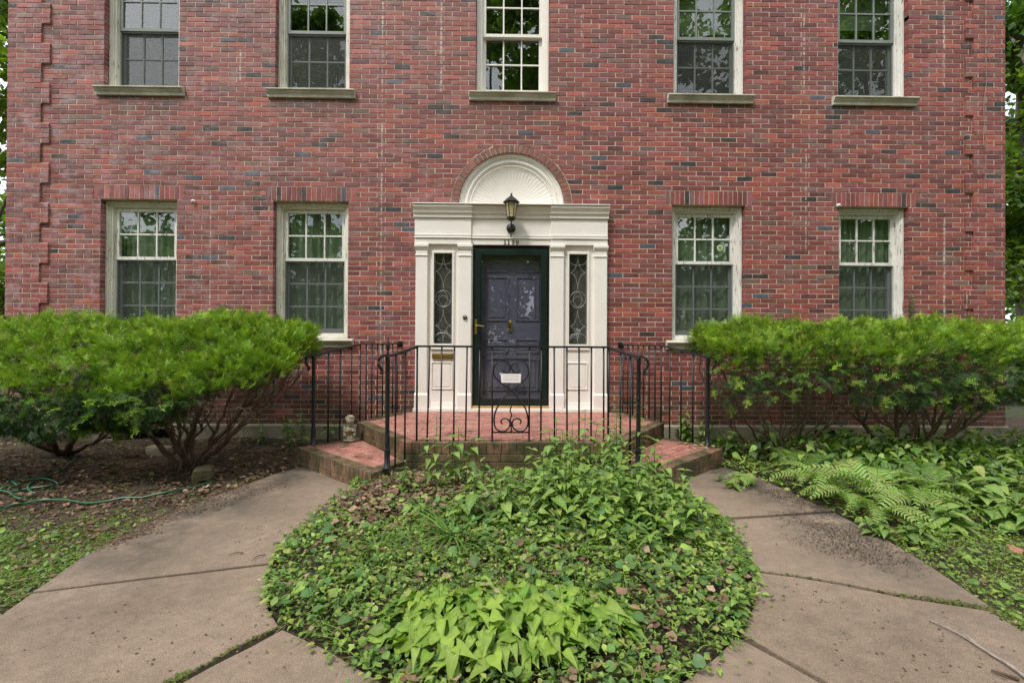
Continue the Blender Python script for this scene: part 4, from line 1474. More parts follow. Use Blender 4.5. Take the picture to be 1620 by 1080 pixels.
for s_ in (-1, 1):
    T = thing('iron_railing', 'black iron railing along the %s side of the steps up to the wall' % ('left' if s_ < 0 else 'right'), 'railing', (s_ * ox, oy, STEP), 'black iron railings')
    zo = 1.095
    bx, by = PB.x - .03, PB.y + .02
    wxx = PA.x + .07
    mb = MB()
    dd = Vector((ox - bx, oy - by)).normalized()
    flatbar(mb, [(s_ * wxx, -.01, RZ + .006), (s_ * bx, by, RZ + .006), (s_ * (bx * .5 + ox * .5), by * .5 + oy * .5, (RZ + zo) / 2 + .012), (s_ * (bx * .12 + ox * .88), by * .12 + oy * .88, zo + .014), (s_ * ox, oy, zo + .004)] + rail_end(s_ * ox, oy, zo + .004, s_ * .7, -.6)[1:])
    mb.build('handrail', M_IRON, T)
    mb = MB(); mb.box(s_ * wxx - .03, s_ * wxx + .03, -.008, -.002, RZ - .03, RZ + .04); mb.build('wall_bracket', M_IRON, T)
    post(T, s_ * ox, oy, STEP, zo, .04)
    n1 = 3
    for k in range(1, n1 + 1):
        t = k / (n1 + 1) + .05
        baluster(T, s_ * (ox + (bx - ox) * t), oy + (by - oy) * t, STEP, zo + (RZ - zo) * min(1, t * 1.05))
    baluster(T, s_ * bx, by, LAND, RZ, .009)
    ln = math.hypot(bx - wxx, by)
    n2 = int(ln / .112)
    for k in range(1, n2 + 1):
        t = k / (n2 + .6)
        baluster(T, s_ * (bx + (wxx - bx) * t) , by + (0 - by) * t, LAND, RZ)

# ------------------------------------------------------------------ ground, walk slabs
def hgt(x, y):
    return -0.03 + 0.018 * math.sin(x * 1.7 + 1) * math.cos(y * 1.3) + 0.012 * math.sin(x * 5.1) * math.sin(y * 4.3 + 2)


mb = MB()
n1, n2 = 110, 70
vs = []
X0, X1, Y0, Y1 = -11, 11, -12, 2
for j in range(n2 + 1):
    for i in range(n1 + 1):
        x, y = X0 + (X1 - X0) * i / n1, Y0 + (Y1 - Y0) * j / n2
        z = hgt(x, y)
        if math.hypot(x, y + 2.9) < 2.75 and y < -1.2: z = -.05
        if y < -4.5 and abs(x) < 3: z = min(z, -.05)
        if i in (0, n1) or j in (0, n2): z = -.06
        vs.append((x, y, z))
fs = [(j * (n1 + 1) + i, j * (n1 + 1) + i + 1, (j + 1) * (n1 + 1) + i + 1, (j + 1) * (n1 + 1) + i) for j in range(n2) for i in range(n1)]
mb.add(vs, fs)
mb.build('garden_soil', M_SOIL, smooth=True, kind='structure')
mb = MB(); mb.add([(-160, -160, -.065), (160, -160, -.065), (160, 160, -.065), (-160, 160, -.065)], [(0, 1, 2, 3)]); mb.build('ground', M_LAWN, kind='structure')

WALK = bpy.data.objects.new('walk', None); COL.objects.link(WALK); WALK['kind'] = 'structure'
bed_l = [(560, 772), (530, 795), (498, 822), (462, 855), (440, 880), (428, 905), (422, 940), (428, 965)]
bed_r = [(1050, 770), (1088, 785), (1128, 812), (1150, 838), (1172, 868), (1186, 900), (1194, 935), (1188, 965), (1168, 1003)]
slabs = [
    [(477, 738), (433, 750), (383, 769), (333, 787), (277, 808), (200, 843), (133, 880), (53, 935.5), (429, 889.5)] + bed_l[:5][::-1] + [(600, 774), (596, 764)],
    [(51, 938), (0, 973), (-150, 1075), (-320, 1210), (40, 1210), (262, 1082), (440, 990), (423, 962), (422, 940), (428.5, 893)],
    [(275, 1085), (445, 995), (490, 1012), (555, 1048), (600, 1077), (640, 1115), (660, 1220), (60, 1220)],
    [(1145, 739), (1190, 752), (1240, 773), (1290, 797), (1318, 807), (1141, 819), (1120, 800), (1088, 785), (1044, 768), (1043, 760)],
    [(1143, 822), (1321, 810), (1400, 852), (1460, 886), (1520, 926), (1564, 956), (1500, 949), (1420, 938), (1330, 920), (1260, 909), (1184, 899), (1168, 862)],
    [(1187, 904), (1258, 913), (1330, 925), (1420, 944), (1500, 956), (1568, 966), (1625, 1003), (1760, 1085), (1900, 1200), (1500, 1200), (1312, 1079), (1170, 1000), (1192, 960), (1194, 930)],
    [(1166, 1005), (1308, 1083), (1490, 1203), (1000, 1220), (1030, 1115), (1080, 1075), (1130, 1038)],
    [(642, 1119), (665, 1217), (998, 1217), (1026, 1119), (900, 1135), (760, 1135)],
]
for s_ in slabs:
    pts = []
    for k in range(len(s_)):
        a, b2 = U(*s_[k], z=0), U(*s_[(k + 1) % len(s_)], z=0)
        m_ = max(1, int((b2 - a).length / .12))
        for j in range(m_):
            q = a.lerp(b2, j / m_)
            jj = .004
            pts.append((q.x + random.uniform(-jj, jj), q.y + random.uniform(-jj, jj)))
    if sum(pts[i][0] * pts[(i + 1) % len(pts)][1] - pts[(i + 1) % len(pts)][0] * pts[i][1] for i in range(len(pts))) < 0: pts = pts[::-1]
    mb = MB(); mb.prism(pts, 'z', -.1, random.uniform(-.004, .003)); mb.build('paving_slab', M_CONC, WALK, bevel=.006)
# walk running on behind the camera
for k in range(6):
    yb = U(300, 1222, z=0).y - k * 1.5
    mb = MB(); mb.box(-2.2, 2.2, yb - 1.49, yb, -.1, random.uniform(-.004, .003)); mb.build('paving_slab', M_CONC, WALK, bevel=.006)

# mounded bed in the middle
BC = Vector((-.02, -3.0))
bed_px = bed_l + [(455, 988), (490, 1010), (555, 1046), (600, 1075), (650, 1118), (760, 1132), (900, 1132), (1025, 1116), (1080, 1073), (1130, 1036)] + bed_r[::-1]
bed = [U(a, b2, z=0) for a, b2 in bed_px]
bed += [Vector((PC.x + .1, PC.y + .05, 0)), Vector((-PC.x - .1, PC.y + .05, 0))]
bedp = [(p_.x, p_.y) for p_ in bed]


def inpoly(x, y, P):
    c = False
    for i in range(len(P)):
        x0, y0 = P[i]; x1, y1 = P[i - 1]
        if (y0 > y) != (y1 > y) and x < (x1 - x0) * (y - y0) / (y1 - y0) + x0: c = not c
    return c


def bed_edge(x, y):
    return min(math.hypot(x - (a[0] + (b2[0] - a[0]) * t), y - (a[1] + (b2[1] - a[1]) * t)) for a, b2 in zip(bedp, bedp[1:] + bedp[:1])
               for t in [max(0, min(1, ((x - a[0]) * (b2[0] - a[0]) + (y - a[1]) * (b2[1] - a[1])) / max(1e-9, (b2[0] - a[0]) ** 2 + (b2[1] - a[1]) ** 2)))])


def bedz(x, y):
    if not inpoly(x, y, bedp): return -0.02
    d = bed_edge(x, y)
    return -.015 + .15 * (1 - math.exp(-d * 3.0)) + .012 * math.sin(x * 9 + y * 4) * math.cos(y * 8)


mb = MB()
vs = [(BC.x, BC.y, bedz(BC.x, BC.y))]
nb = len(bedp)
K = 9
for k in range(1, K + 1):
    t = k / K
    for (x, y) in bedp:
        xx, yy = BC.x + (x - BC.x) * t, BC.y + (y - BC.y) * t
        vs.append((xx, yy, bedz(xx * .999, yy) if k < K else -.04))
fs = [(0, 1 + (i + 1) % nb, 1 + i) for i in range(nb)]
for k in range(K - 1):
    for i in range(nb):
        a = 1 + k * nb
        fs.append((a + i, a + (i + 1) % nb, a + nb + (i + 1) % nb, a + nb + i))
mb.add(vs, [f[::-1] for f in fs])
mb.build('planting_bed', M_SOIL, smooth=True, kind='structure')

# ------------------------------------------------------------------ leaf templates (x across, y along, z up)
def leaf_t(shape, fold=.25, droop=.3, n_=5, curl=0.0):
    """shape(t)->half width, unit length"""
    vs = []
    for i in range(n_ + 1):
        t = i / n_
        w_ = shape(t)
        z = -droop * t * t
        y = t - .15 * droop * t * t
        zz = fold * w_ + curl * math.sin(t * 9) * w_
        vs += [(-w_, y, z + zz), (0, y, z), (w_, y, z + zz)]
    fs = []
    for i in range(n_):
        for s_ in (0, 1):
            a = i * 3 + s_
            fs += [(a, a + 1, a + 4), (a, a + 4, a + 3)]
    return np.array(vs, dtype=float), np.array(fs)


def ovate(w_): return lambda t: w_ * (math.sin(math.pi * min(1, t * 1.0) ** .62)) * (1 - .25 * t)
def lance(w_): return lambda t: w_ * math.sin(math.pi * t ** .8) if 0 < t < 1 else 0.0
def heart(w_): return lambda t: w_ * (math.sqrt(max(0, 1 - ((t - .38) / .62) ** 2)) if t > .38 else .72 + .28 * math.sin(t / .38 * math.pi / 2))


T_OV = leaf_t(ovate(.30), .25, .35)
T_OV2 = leaf_t(ovate(.34), .15, .6, curl=.12)
T_LA = leaf_t(lance(.13), .2, .4)
T_HE = leaf_t(heart(.5), .18, .25, 5)
T_HO = leaf_t(ovate(.33), .45, .85, 8, .22)
T_HO3 = leaf_t(ovate(.31), .6, 1.1, 8, .3)
T_HO2 = leaf_t(ovate(.37), .3, .5, 8, .3)
T_BL = leaf_t(lambda t: .035 * (1 - t) ** .6, .2, .9, 7)
vs_ = np.array([(-.5, 0, 0), (.5, 0, 0), (.35, .9, .1), (-.3, 1, .15), (0, .5, -.08)], dtype=float)
T_LA2 = leaf_t(lance(.2), .25, .3, 2)
T_HEs = leaf_t(heart(.5), .18, .25, 3)
T_HEt = leaf_t(heart(.5), .18, .25, 2)
T_OVs = leaf_t(ovate(.30), .25, .35, 3)
T_OV2s = leaf_t(ovate(.34), .15, .6, 3, .12)
T_BS = leaf_t(lambda t: .045 * (1 - t) ** .6, .2, .8, 2)
T_Q = (np.array([(0, 0, 0), (.35, .45, .06), (0, 1.0, 0), (-.35, .45, .06)], dtype=float), np.array([(0, 1, 2), (0, 2, 3)]))
# crumpled dead leaf
T_DEAD = (np.array([(0, 0, 0), (.42, .2, .12), (.3, .65, .02), (.05, 1, .16), (-.3, .75, .05), (-.4, .25, .16), (0, .5, -.03)], dtype=float),
          np.array([(0, 1, 6), (1, 2, 6), (2, 3, 6), (3, 4, 6), (4, 5, 6), (5, 0, 6)]))


T_DEAD2 = (np.array([(0, 0, 0), (.16, .3, .2), (.2, .7, .1), (0, 1, .3), (-.2, .7, .2), (-.14, .3, .05), (0, .5, 0)], dtype=float), T_DEAD[1])


def rnd_dirs(n_, zlo=-.2, zhi=.6):
    a = rng.uniform(0, 2 * np.pi, n_); z = rng.uniform(zlo, zhi, n_)
    return np.stack([np.cos(a), np.sin(a), z], axis=1)


def cvar(base, n_, v=.2, hue=.12):
    c = np.array(base)[None] * rng.uniform(1 - v, 1 + v, (n_, 1))
    return np.clip(c * rng.uniform(1 - hue, 1 + hue, (n_, 3)), 0, 1)


def pick(pal, wts, n_, v=.2):
    i = rng.choice(len(pal), n_, p=np.array(wts) / sum(wts))
    return np.clip(np.array(pal)[i] * rng.uniform(1 - v, 1 + v, (n_, 1)) * rng.uniform(.93, 1.07, (n_, 3)), 0, 1)


# ------------------------------------------------------------------ yew shrubs
# a shoot: thin stem with two ranks of needles, with two side shoots -> flat spray
def yew_spray():
    V_, F_ = [], []
    def shoot(o, d, ln, n_):
        o = np.array(o, float); d = np.array(d, float); d /= np.linalg.norm(d)
        s_ = np.array([d[1], -d[0], 0]); s_ /= np.linalg.norm(s_)
        b0 = len(V_)
        V_.extend([o - s_ * .008, o + s_ * .008, o + d * ln]); F_.append((b0, b0 + 1, b0 + 2))
        for k in range(n_):
            t = (k + .5) / n_
            p_ = o + d * ln * t
            nl = .30 * (1 - .55 * t ** 2) * (.75 if t < .1 else 1)
            for sg in (-1, 1):
                e_ = p_ + (s_ * sg * .85 + d * .55) * nl + np.array([0, 0, .05 + .06 * rng.random()]) * (1 if rng.random() < .7 else -1)
                b0 = len(V_)
                V_.extend([p_ - d * .026, p_ + d * .026, e_]); F_.append((b0, b0 + 1, b0 + 2))
    shoot((0, 0, 0), (0, 1, .05), 1.0, 9)
    shoot((0, .22, 0), (.75, .8, .12), .55, 4)
    shoot((0, .34, 0), (-.75, .8, .1), .55, 4)
    V_ = np.array(V_); V_[:, 2] -= .18 * V_[:, 1] ** 2
    return V_, np.array(F_)


T_YEW = [yew_spray() for _ in range(2)]


def fbm(x, y, z, s_=1.0, seed=0):
    r = 0; a = 1
    for k in range(3):
        f_ = s_ * (1.9 ** k)
        r += a * np.sin(x * f_ * 2.1 + 1.3 * k + seed + 1.7 * np.sin(y * f_ * 1.7 + z * f_ * 1.1)) * np.cos(y * f_ * 2.3 + .7 * k + 1.3 * np.sin(z * f_ * 2.0 + x * f_))
        a *= .55
    return r / 1.8


def interp(P, t):
    P = np.array(P); return np.interp(t, P[:, 0], P[:, 1])


def yew(label, x0, x1, sec, zmin, base, seed, n_surf, n_in, limbs, capL=False, capR=False, thin=0.0, group='clipped yew shrubs along the house wall', browning=0.1):
    T_ = thing('yew_shrub', label, 'shrub', (base[0], base[1], -.02), group)
    r_ = np.random.default_rng(seed)
    sec = np.array(sec)
    seg = np.linalg.norm(np.diff(sec, axis=0), axis=1); cum = np.concatenate([[0], np.cumsum(seg)]); tot = cum[-1]
    cy, cz = sec[:, 0].mean(), 0.5 * (sec[:, 1].max() + sec[:, 1].min()) - .05
    def surf(n_, inner):
        x = r_.uniform(x0, x1, n_)
        s_ = r_.uniform(0, tot, n_)
        y = np.interp(s_, cum, sec[:, 0]); z = np.interp(s_, cum, sec[:, 1])
        # outward normal of the section
        e = .05
        ty = np.interp(np.minimum(s_ + e, tot), cum, sec[:, 0]) - np.interp(np.maximum(s_ - e, 0), cum, sec[:, 0])
        tz = np.interp(np.minimum(s_ + e, tot), cum, sec[:, 1]) - np.interp(np.maximum(s_ - e, 0), cum, sec[:, 1])
        nn = np.hypot(ty, tz) + 1e-9
        ny, nz_ = tz / nn, -ty / nn
        sgn = np.where(ny * (y - cy) + nz_ * (z - cz) < 0, -1, 1); ny *= sgn; nz_ *= sgn
        nx = np.zeros(n_)
        # rounded ends
        shrink = np.ones(n_)
        for cap, xe, sg in ((capL, x0, -1), (capR, x1, 1)):
            if cap:
                d = np.abs(x - xe); rr = .55
                k = d < rr
                sh = np.sqrt(np.clip(1 - (1 - d / rr) ** 2, 0, 1))
                shrink = np.where(k, np.minimum(shrink, .25 + .75 * sh), shrink)
                nx = np.where(k, sg * (1 - d / rr), nx)
        y = cy + (y - cy) * shrink; z = cz + (z - cz) * (.4 + .6 * shrink)
        b_ = fbm(x, y, z, 1.6, seed) * .10 + fbm(x, y, z, 5.5, seed + 2) * .095
        depth = r_.exponential(.05, n_) if not inner else r_.uniform(.1, .55, n_)
        y += ny * (b_ - depth); z += nz_ * (b_ - depth); x = x + nx * (b_ - depth) * .8
        zm = interp(zmin, x) + fbm(x, y * 0, z * 0, 3.1, seed + 5) * .07
        keep = (z > zm) & ((y < -.42) | (z > 1.25) | (r_.random(n_) < .4))
        if thin: keep &= (r_.random(n_) < 1 - thin * np.clip((1.28 - z) / .5, 0, 1))
        hole = fbm(x, y, z, 3.4, seed + 9)
        keep &= ~((hole < -.36) & (nz_ < .75) & (r_.random(n_) < .85))
        dirs = np.stack([nx * .8 + r_.normal(0, .45, n_), ny * .75 + r_.normal(0, .45, n_), nz_ * .9 + r_.normal(0, .35, n_) + np.where(nz_ > .4, .15, -.12)], axis=1)
        return x[keep], y[keep], z[keep], nz_[keep], dirs[keep], depth[keep], hole[keep]
    parts = []
    for inner, n_ in ((False, n_surf), (True, n_in)):
        x, y, z, nz_, dirs, depth, hole = surf(n_, inner)
        m_ = len(x)
        pos = np.stack([x, y, z], axis=1)
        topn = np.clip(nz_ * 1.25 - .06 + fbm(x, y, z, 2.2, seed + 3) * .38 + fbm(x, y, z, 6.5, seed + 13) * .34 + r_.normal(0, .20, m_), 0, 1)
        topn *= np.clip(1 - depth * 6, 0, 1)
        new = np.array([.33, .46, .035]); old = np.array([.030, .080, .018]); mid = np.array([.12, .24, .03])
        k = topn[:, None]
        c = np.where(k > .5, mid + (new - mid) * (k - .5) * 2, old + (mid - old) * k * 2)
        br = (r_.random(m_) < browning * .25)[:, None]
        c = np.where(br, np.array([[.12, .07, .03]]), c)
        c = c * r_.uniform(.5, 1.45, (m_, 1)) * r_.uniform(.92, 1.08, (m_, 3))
        for q in (0, 1):
            ii = np.arange(m_) % 2 == q
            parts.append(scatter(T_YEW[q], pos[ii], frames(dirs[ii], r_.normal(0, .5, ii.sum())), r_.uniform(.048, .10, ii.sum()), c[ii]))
    # stray long shoots standing out of the clipped surface
    x, y, z, nz_, dirs, depth, hole = surf(int(n_surf * .09), False)
    k2 = depth < .05; m_ = int(k2.sum())
    dirs = dirs[k2] * .6 + np.array([0, 0, .9]) * (nz_[k2] > .3)[:, None]
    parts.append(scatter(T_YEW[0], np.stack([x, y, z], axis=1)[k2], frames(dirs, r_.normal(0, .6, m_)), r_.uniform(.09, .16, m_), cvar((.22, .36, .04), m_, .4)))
    V_, F_, C_ = join_np(parts)
    from_np('foliage', V_, F_, C_, M_YEW, T_, kind='stuff')
    # limbs
    rr = random.Random(seed)
    for (tx, ty, tz, r0) in limbs:
        mb = MB()
        def grow(p0, p1, ra, rb, depth):
            p0, p1 = Vector(p0), Vector(p1)
            ln = (p1 - p0).length
            k = max(3, int(ln / .07))
            sd_ = Vector((rr.uniform(-1, 1), rr.uniform(-1, 1), rr.uniform(-.3, .3))) * ln * .10
            pts, rad = [], []
            for i in range(k + 1):
                t = i / k
                q = p0.lerp(p1, t) + sd_ * math.sin(math.pi * t) + Vector((0, 0, -ln * .06 * math.sin(math.pi * t)))
                q += Vector((rr.uniform(-1, 1), rr.uniform(-1, 1), rr.uniform(-1, 1))) * min(.014, ln * .03) * (0 < i < k)
                pts.append(q); rad.append(ra + (rb - ra) * t ** .8)
            mb.tube(pts, rad, 6 if ra > .012 else 4, cap=False)
            if depth > 0:
                nb_ = {4: 5, 3: 5, 2: 4, 1: 3}[depth]
                for j in range(nb_):
                    t = rr.uniform(.30, 1.0) if j else 1.0
                    i = min(k, int(t * k))
                    q = pts[i]
                    d = (p1 - p0).normalized()
                    l2 = ln * rr.uniform(.4, .62)
                    nd = (d + Vector((rr.uniform(-1, 1), rr.uniform(-1, 1), rr.uniform(-.25, .95))) * .85).normalized()
                    e_ = q + nd * l2
                    zl_ = float(interp(zmin, e_.x)) + .3
                    if depth == 1: zl_ = 2
                    e_.z = min(e_.z, float(np.interp(-e_.y, [-q[0] for q in sec[:7]], [q[1] for q in sec[:7]])) - .16)
                    e_.y = max(min(e_.y, -.12), min(sec[:, 0]) + .1)
                    e_.x = max(x0 + .1 if capL else -99, min(e_.x, x1 - .1 if capR else 99))
                    grow(q, e_, rad[i] * .68, max(.0018, rad[i] * .3), depth - 1)
        grow((base[0] + rr.uniform(-.06, .06), base[1] + rr.uniform(-.06, .06), -.05), (tx, ty, tz), r0, r0 * .45, 3)
        mb.build('branch', M_YBARK, T_, smooth=True)
    return T_


secL = [(-.30, 1.14), (-.38, 1.34), (-.65, 1.45), (-1.05, 1.40), (-1.5, 1.22), (-1.9, .98), (-2.12, .78), (-2.1, .55), (-1.9, .42), (-1.5, .5)]
zminL = [(-9, .38), (-3.95, .42), (-3.3, .52), (-3.0, .60), (-2.75, .72), (-2.3, .88), (-1.9, .98)]
bL1 = U(300, 738, z=0); bL2 = U(95, 715, z=0)
yew('clipped yew with a spreading gnarled trunk beside the left end of the railing', -3.75, -2.12, secL, zminL, (bL1.x, bL1.y), 21, 13500, 2500,
    [(-2.35, -1.35, 1.0, .034), (-2.6, -.8, .95, .03), (-3.0, -1.3, .9, .032), (-3.4, -1.5, .85, .03), (-3.9, -1.2, .8, .03), (-2.55, -1.75, .85, .024), (-3.3, -.7, 1.0, .026), (-2.95, -1.85, .8, .022)], capR=True)
yew('clipped yew with low drooping sprays at the far left edge of the photo', -6.3, -3.65, secL, zminL, (bL2.x, bL2.y), 33, 11500, 2200,
    [(-4.3, -1.3, .8, .04), (-4.7, -1.6, .7, .035), (-5.1, -1.2, .8, .035), (-5.6, -1.5, .75, .03), (-3.9, -1.0, .75, .03)])
secR = [(-.25, 1.16), (-.30, 1.36), (-.5, 1.45), (-.9, 1.42), (-1.25, 1.31), (-1.5, 1.2), (-1.62, .98), (-1.6, .75), (-1.45, .58)]
zminR = [(1.7, .62), (2.2, .55), (2.5, .72), (2.8, .80), (3.3, .72), (3.8, .62), (4.3, .62), (9, .6)]
bR1 = U(1275, 705, z=0); bR2 = U(1465, 712, z=0)
yew('thin clipped yew showing bare twigs beside the right end of the railing', 2.07, 3.75, secR, zminR, (2.95, -.95), 45, 9000, 1300,
    [(2.2, -.7, .95, .018), (2.3, -1.1, .9, .016), (2.7, -.6, 1.0, .02), (3.0, -1.1, .95, .018), (3.4, -.9, 1.0, .02), (3.7, -1.2, .9, .016), (2.5, -1.3, .8, .012), (3.3, -1.3, .85, .012)], capL=True, thin=.75, browning=.5)
yew('dense clipped yew with dark trunks at the right edge of the photo', 3.65, 6.3, secR, zminR, (4.35, -.95), 57, 11500, 2000,
    [(3.8, -.9, .9, .03), (4.1, -1.2, .9, .03), (4.5, -.8, 1.0, .034), (4.8, -1.2, .9, .028), (5.2, -.9, .9, .03), (5.6, -1.2, .9, .026), (4.3, -1.4, .8, .018)], thin=.25)


# ------------------------------------------------------------------ small plants made of separate leaves
def mesh_of(tmpl, col, mat, name='leaf', rib=None):
    V_, F_ = tmpl
    C_ = np.tile(np.array(col, dtype=float), (len(V_), 1))
    if rib is not None:
        mid = np.abs(V_[:, 0]) < 1e-6
        C_[mid] *= rib
    me_o = from_np(name, V_, F_, C_, mat, None, smooth=True)
    me = me_o.data
    bpy.data.objects.remove(me_o)
    return me


def leaf_obj(me, parent, p, d, size, roll=0.0, name='leaf'):
    o = bpy.data.objects.new(name, me); COL.objects.link(o); o.parent = parent
    Rm = frames(np.array([d]), np.array([roll]))[0]
    m_ = Matrix([[Rm[i][0] * size, Rm[i][1] * size, Rm[i][2] * size, p[i]] for i in range(3)] + [[0, 0, 0, 1]])
    o.matrix_local = m_
    return o


GREENS = [(.18, .29, .065), (.14, .24, .05), (.22, .34, .08), (.11, .19, .045), (.25, .35, .085)]
T_OV3 = leaf_t(ovate(.22), .3, .5, 6, .1)
ME_OV = [mesh_of(T_OV, c, M_LEAFO, rib=1.3) for c in GREENS] + [mesh_of(T_OV2, c, M_LEAFO, rib=1.3) for c in GREENS[:3]] + [mesh_of(T_OV3, c, M_LEAFO) for c in GREENS]
ME_LA = [mesh_of(T_LA, c, M_LEAF) for c in GREENS[:3]]
ME_HE = [mesh_of(T_HE, c, M_LEAF, rib=1.2) for c in [(.06, .14, .04), (.08, .17, .045)]]
ME_HO = [mesh_of(t, c, M_HOSTA, rib=1.15) for t in (T_HO, T_HO2, T_HO3) for c in [(.25, .38, .055), (.29, .42, .065), (.19, .31, .04), (.26, .37, .07)]]


def leafy_plant(label, x, y, z, h, nodes, size, group, meshes=ME_OV, lean=(0, 0), whorl=2, name='leafy_weed', cat='plant', stems=1, droop=.1, spread=.12):
    T_ = thing(name, label, cat, (x, y, z), group)
    mb = MB()
    for s_ in range(stems):
        a0 = random.uniform(0, 6.28)
        sx, sy = (random.uniform(-1, 1) * spread * (s_ > 0), random.uniform(-1, 1) * spread * (s_ > 0))
        hh = h * (1 if s_ == 0 else random.uniform(.6, .95))
        pts = [Vector((sx * .3 * 1 + (sx * .7 + lean[0]) * t ** 1.4, sy * .3 + (sy * .7 + lean[1]) * t ** 1.4, hh * t)) for t in [i / 6 for i in range(7)]]
        mb.tube(pts, [.0045 * (1 - .6 * i / 6) for i in range(7)], 5, (.09, .12, .04))
        for k in range(nodes):
            t = (k + 1) / nodes
            t = .18 + .82 * t
            f_ = t * 6; i = min(5, int(f_)); p_ = pts[i].lerp(pts[i + 1], f_ - i)
            for j in range(whorl):
                a = a0 + k * (math.pi / 2 if whorl == 2 else 2.4) + j * 2 * math.pi / whorl + random.uniform(-.25, .25)
                sz = size * random.uniform(.75, 1.15) * (1 - .45 * max(0, t - .55) / .45)
                el = random.uniform(-.1, .35) - droop + (.4 if t > .95 else 0)
                leaf_obj(random.choice(meshes), T_, p_, (math.cos(a), math.sin(a), el), sz, random.uniform(-.3, .3))
    mb.build('stem', M_STEM, T_, loc=(0, 0, 0))
    return T_


G = 'weeds growing in the round bed'
def P0(px, py, z=0.05): return U(px, py, z=z)


# taller individual weeds in the bed: (base px, py, height, nodes, leaf size, label, ...)
for (px, py, h, nd, sz, lab, kw) in [
    (690, 800, .46, 6, .10, 'tall pale green weed in front of the left post of the scroll railing', dict(stems=1)),
    (725, 790, .40, 5, .13, 'broad leaved weed against the dark face of the landing', dict(stems=2)),
    (640, 800, .22, 4, .08, 'low nettle-like weed at the corner of the left brick step', dict(stems=2)),
    (765, 800, .22, 4, .09, 'small weed below the left side of the scroll panel', dict()),
    (880, 800, .44, 6, .12, 'leafy weed standing below the right side of the scroll panel', dict(stems=2)),
    (925, 800, .50, 7, .11, 'tallest leafy weed in front of the landing edge', dict(stems=3)),
    (975, 805, .44, 6, .11, 'leafy weed between the tall weed and the right iron post', dict(stems=3)),
    (1035, 790, .34, 5, .11, 'leafy weed against the corner of the right brick step', dict(stems=3)),
    (860, 850, .30, 5, .12, 'broad leaved weed in the middle of the bed', dict(stems=2)),
    (800, 845, .26, 4, .13, 'wide leaved weed in the middle of the bed beside dead leaves', dict(stems=2)),
    (750, 850, .24, 4, .15, 'weed with large upright leaves left of the bed middle', dict(stems=1)),
    (945, 860, .30, 5, .11, 'leafy weed nearer the camera than the tallest weed', dict(stems=3)),
    (1010, 850, .30, 5, .12, 'leafy weed right of the bed middle over dark ivy', dict(stems=3)),
    (1075, 840, .18, 4, .09, 'low leafy weed near the right rim of the bed', dict(stems=2)),
    (665, 845, .12, 3, .10, 'low weed among the dead leaves left in the bed', dict(stems=2)),
    (1165, 965, .10, 4, .09, 'pale narrow leaved weed at the right rim of the bed by the crack', dict(whorl=3)),
]:
    p_ = P0(px, py); kw.setdefault('spread', .14); h *= 1.25; nd += 1; kw['stems'] = kw.get('stems', 1) + 1
    leafy_plant(lab, p_.x, p_.y, bedz(p_.x, p_.y), h, nd, sz, G, **kw)
for (px, py, h, lab) in [(905, 770, .42, 'leafy weed reaching up to the landing edge just right of the scroll panel'), (955, 775, .46, 'leafy weed against the landing below the right end of the front railing'), (990, 820, .40, 'bushy weed on the right of the tallest weed'),
                         (840, 815, .34, 'leafy weed below the scroll panel'), (1055, 815, .28, 'leafy weed by the walk in front of the right brick step'), (900, 835, .36, 'bushy weed in the thick of the green mass')]:
    p_ = P0(px, py)
    leafy_plant(lab, p_.x, p_.y, bedz(p_.x, p_.y), h * 1.15, 7, .105, G, stems=4, spread=.17)
# tall narrow leaved stems at the right post
for (px, py, h, lab) in [(975, 760, .70, 'tall thin stem with narrow leaves left of the right iron post'), (1012, 762, .74, 'tall thin stem with narrow leaves in front of the right iron post'), (890, 770, .42, 'slender young stem with narrow leaves under the middle rail')]:
    p_ = P0(px, py)
    leafy_plant(lab, p_.x, p_.y, bedz(p_.x, p_.y) - .01, h, 15 if h > .5 else 9, .115, G, ME_LA, whorl=3, droop=-.25)
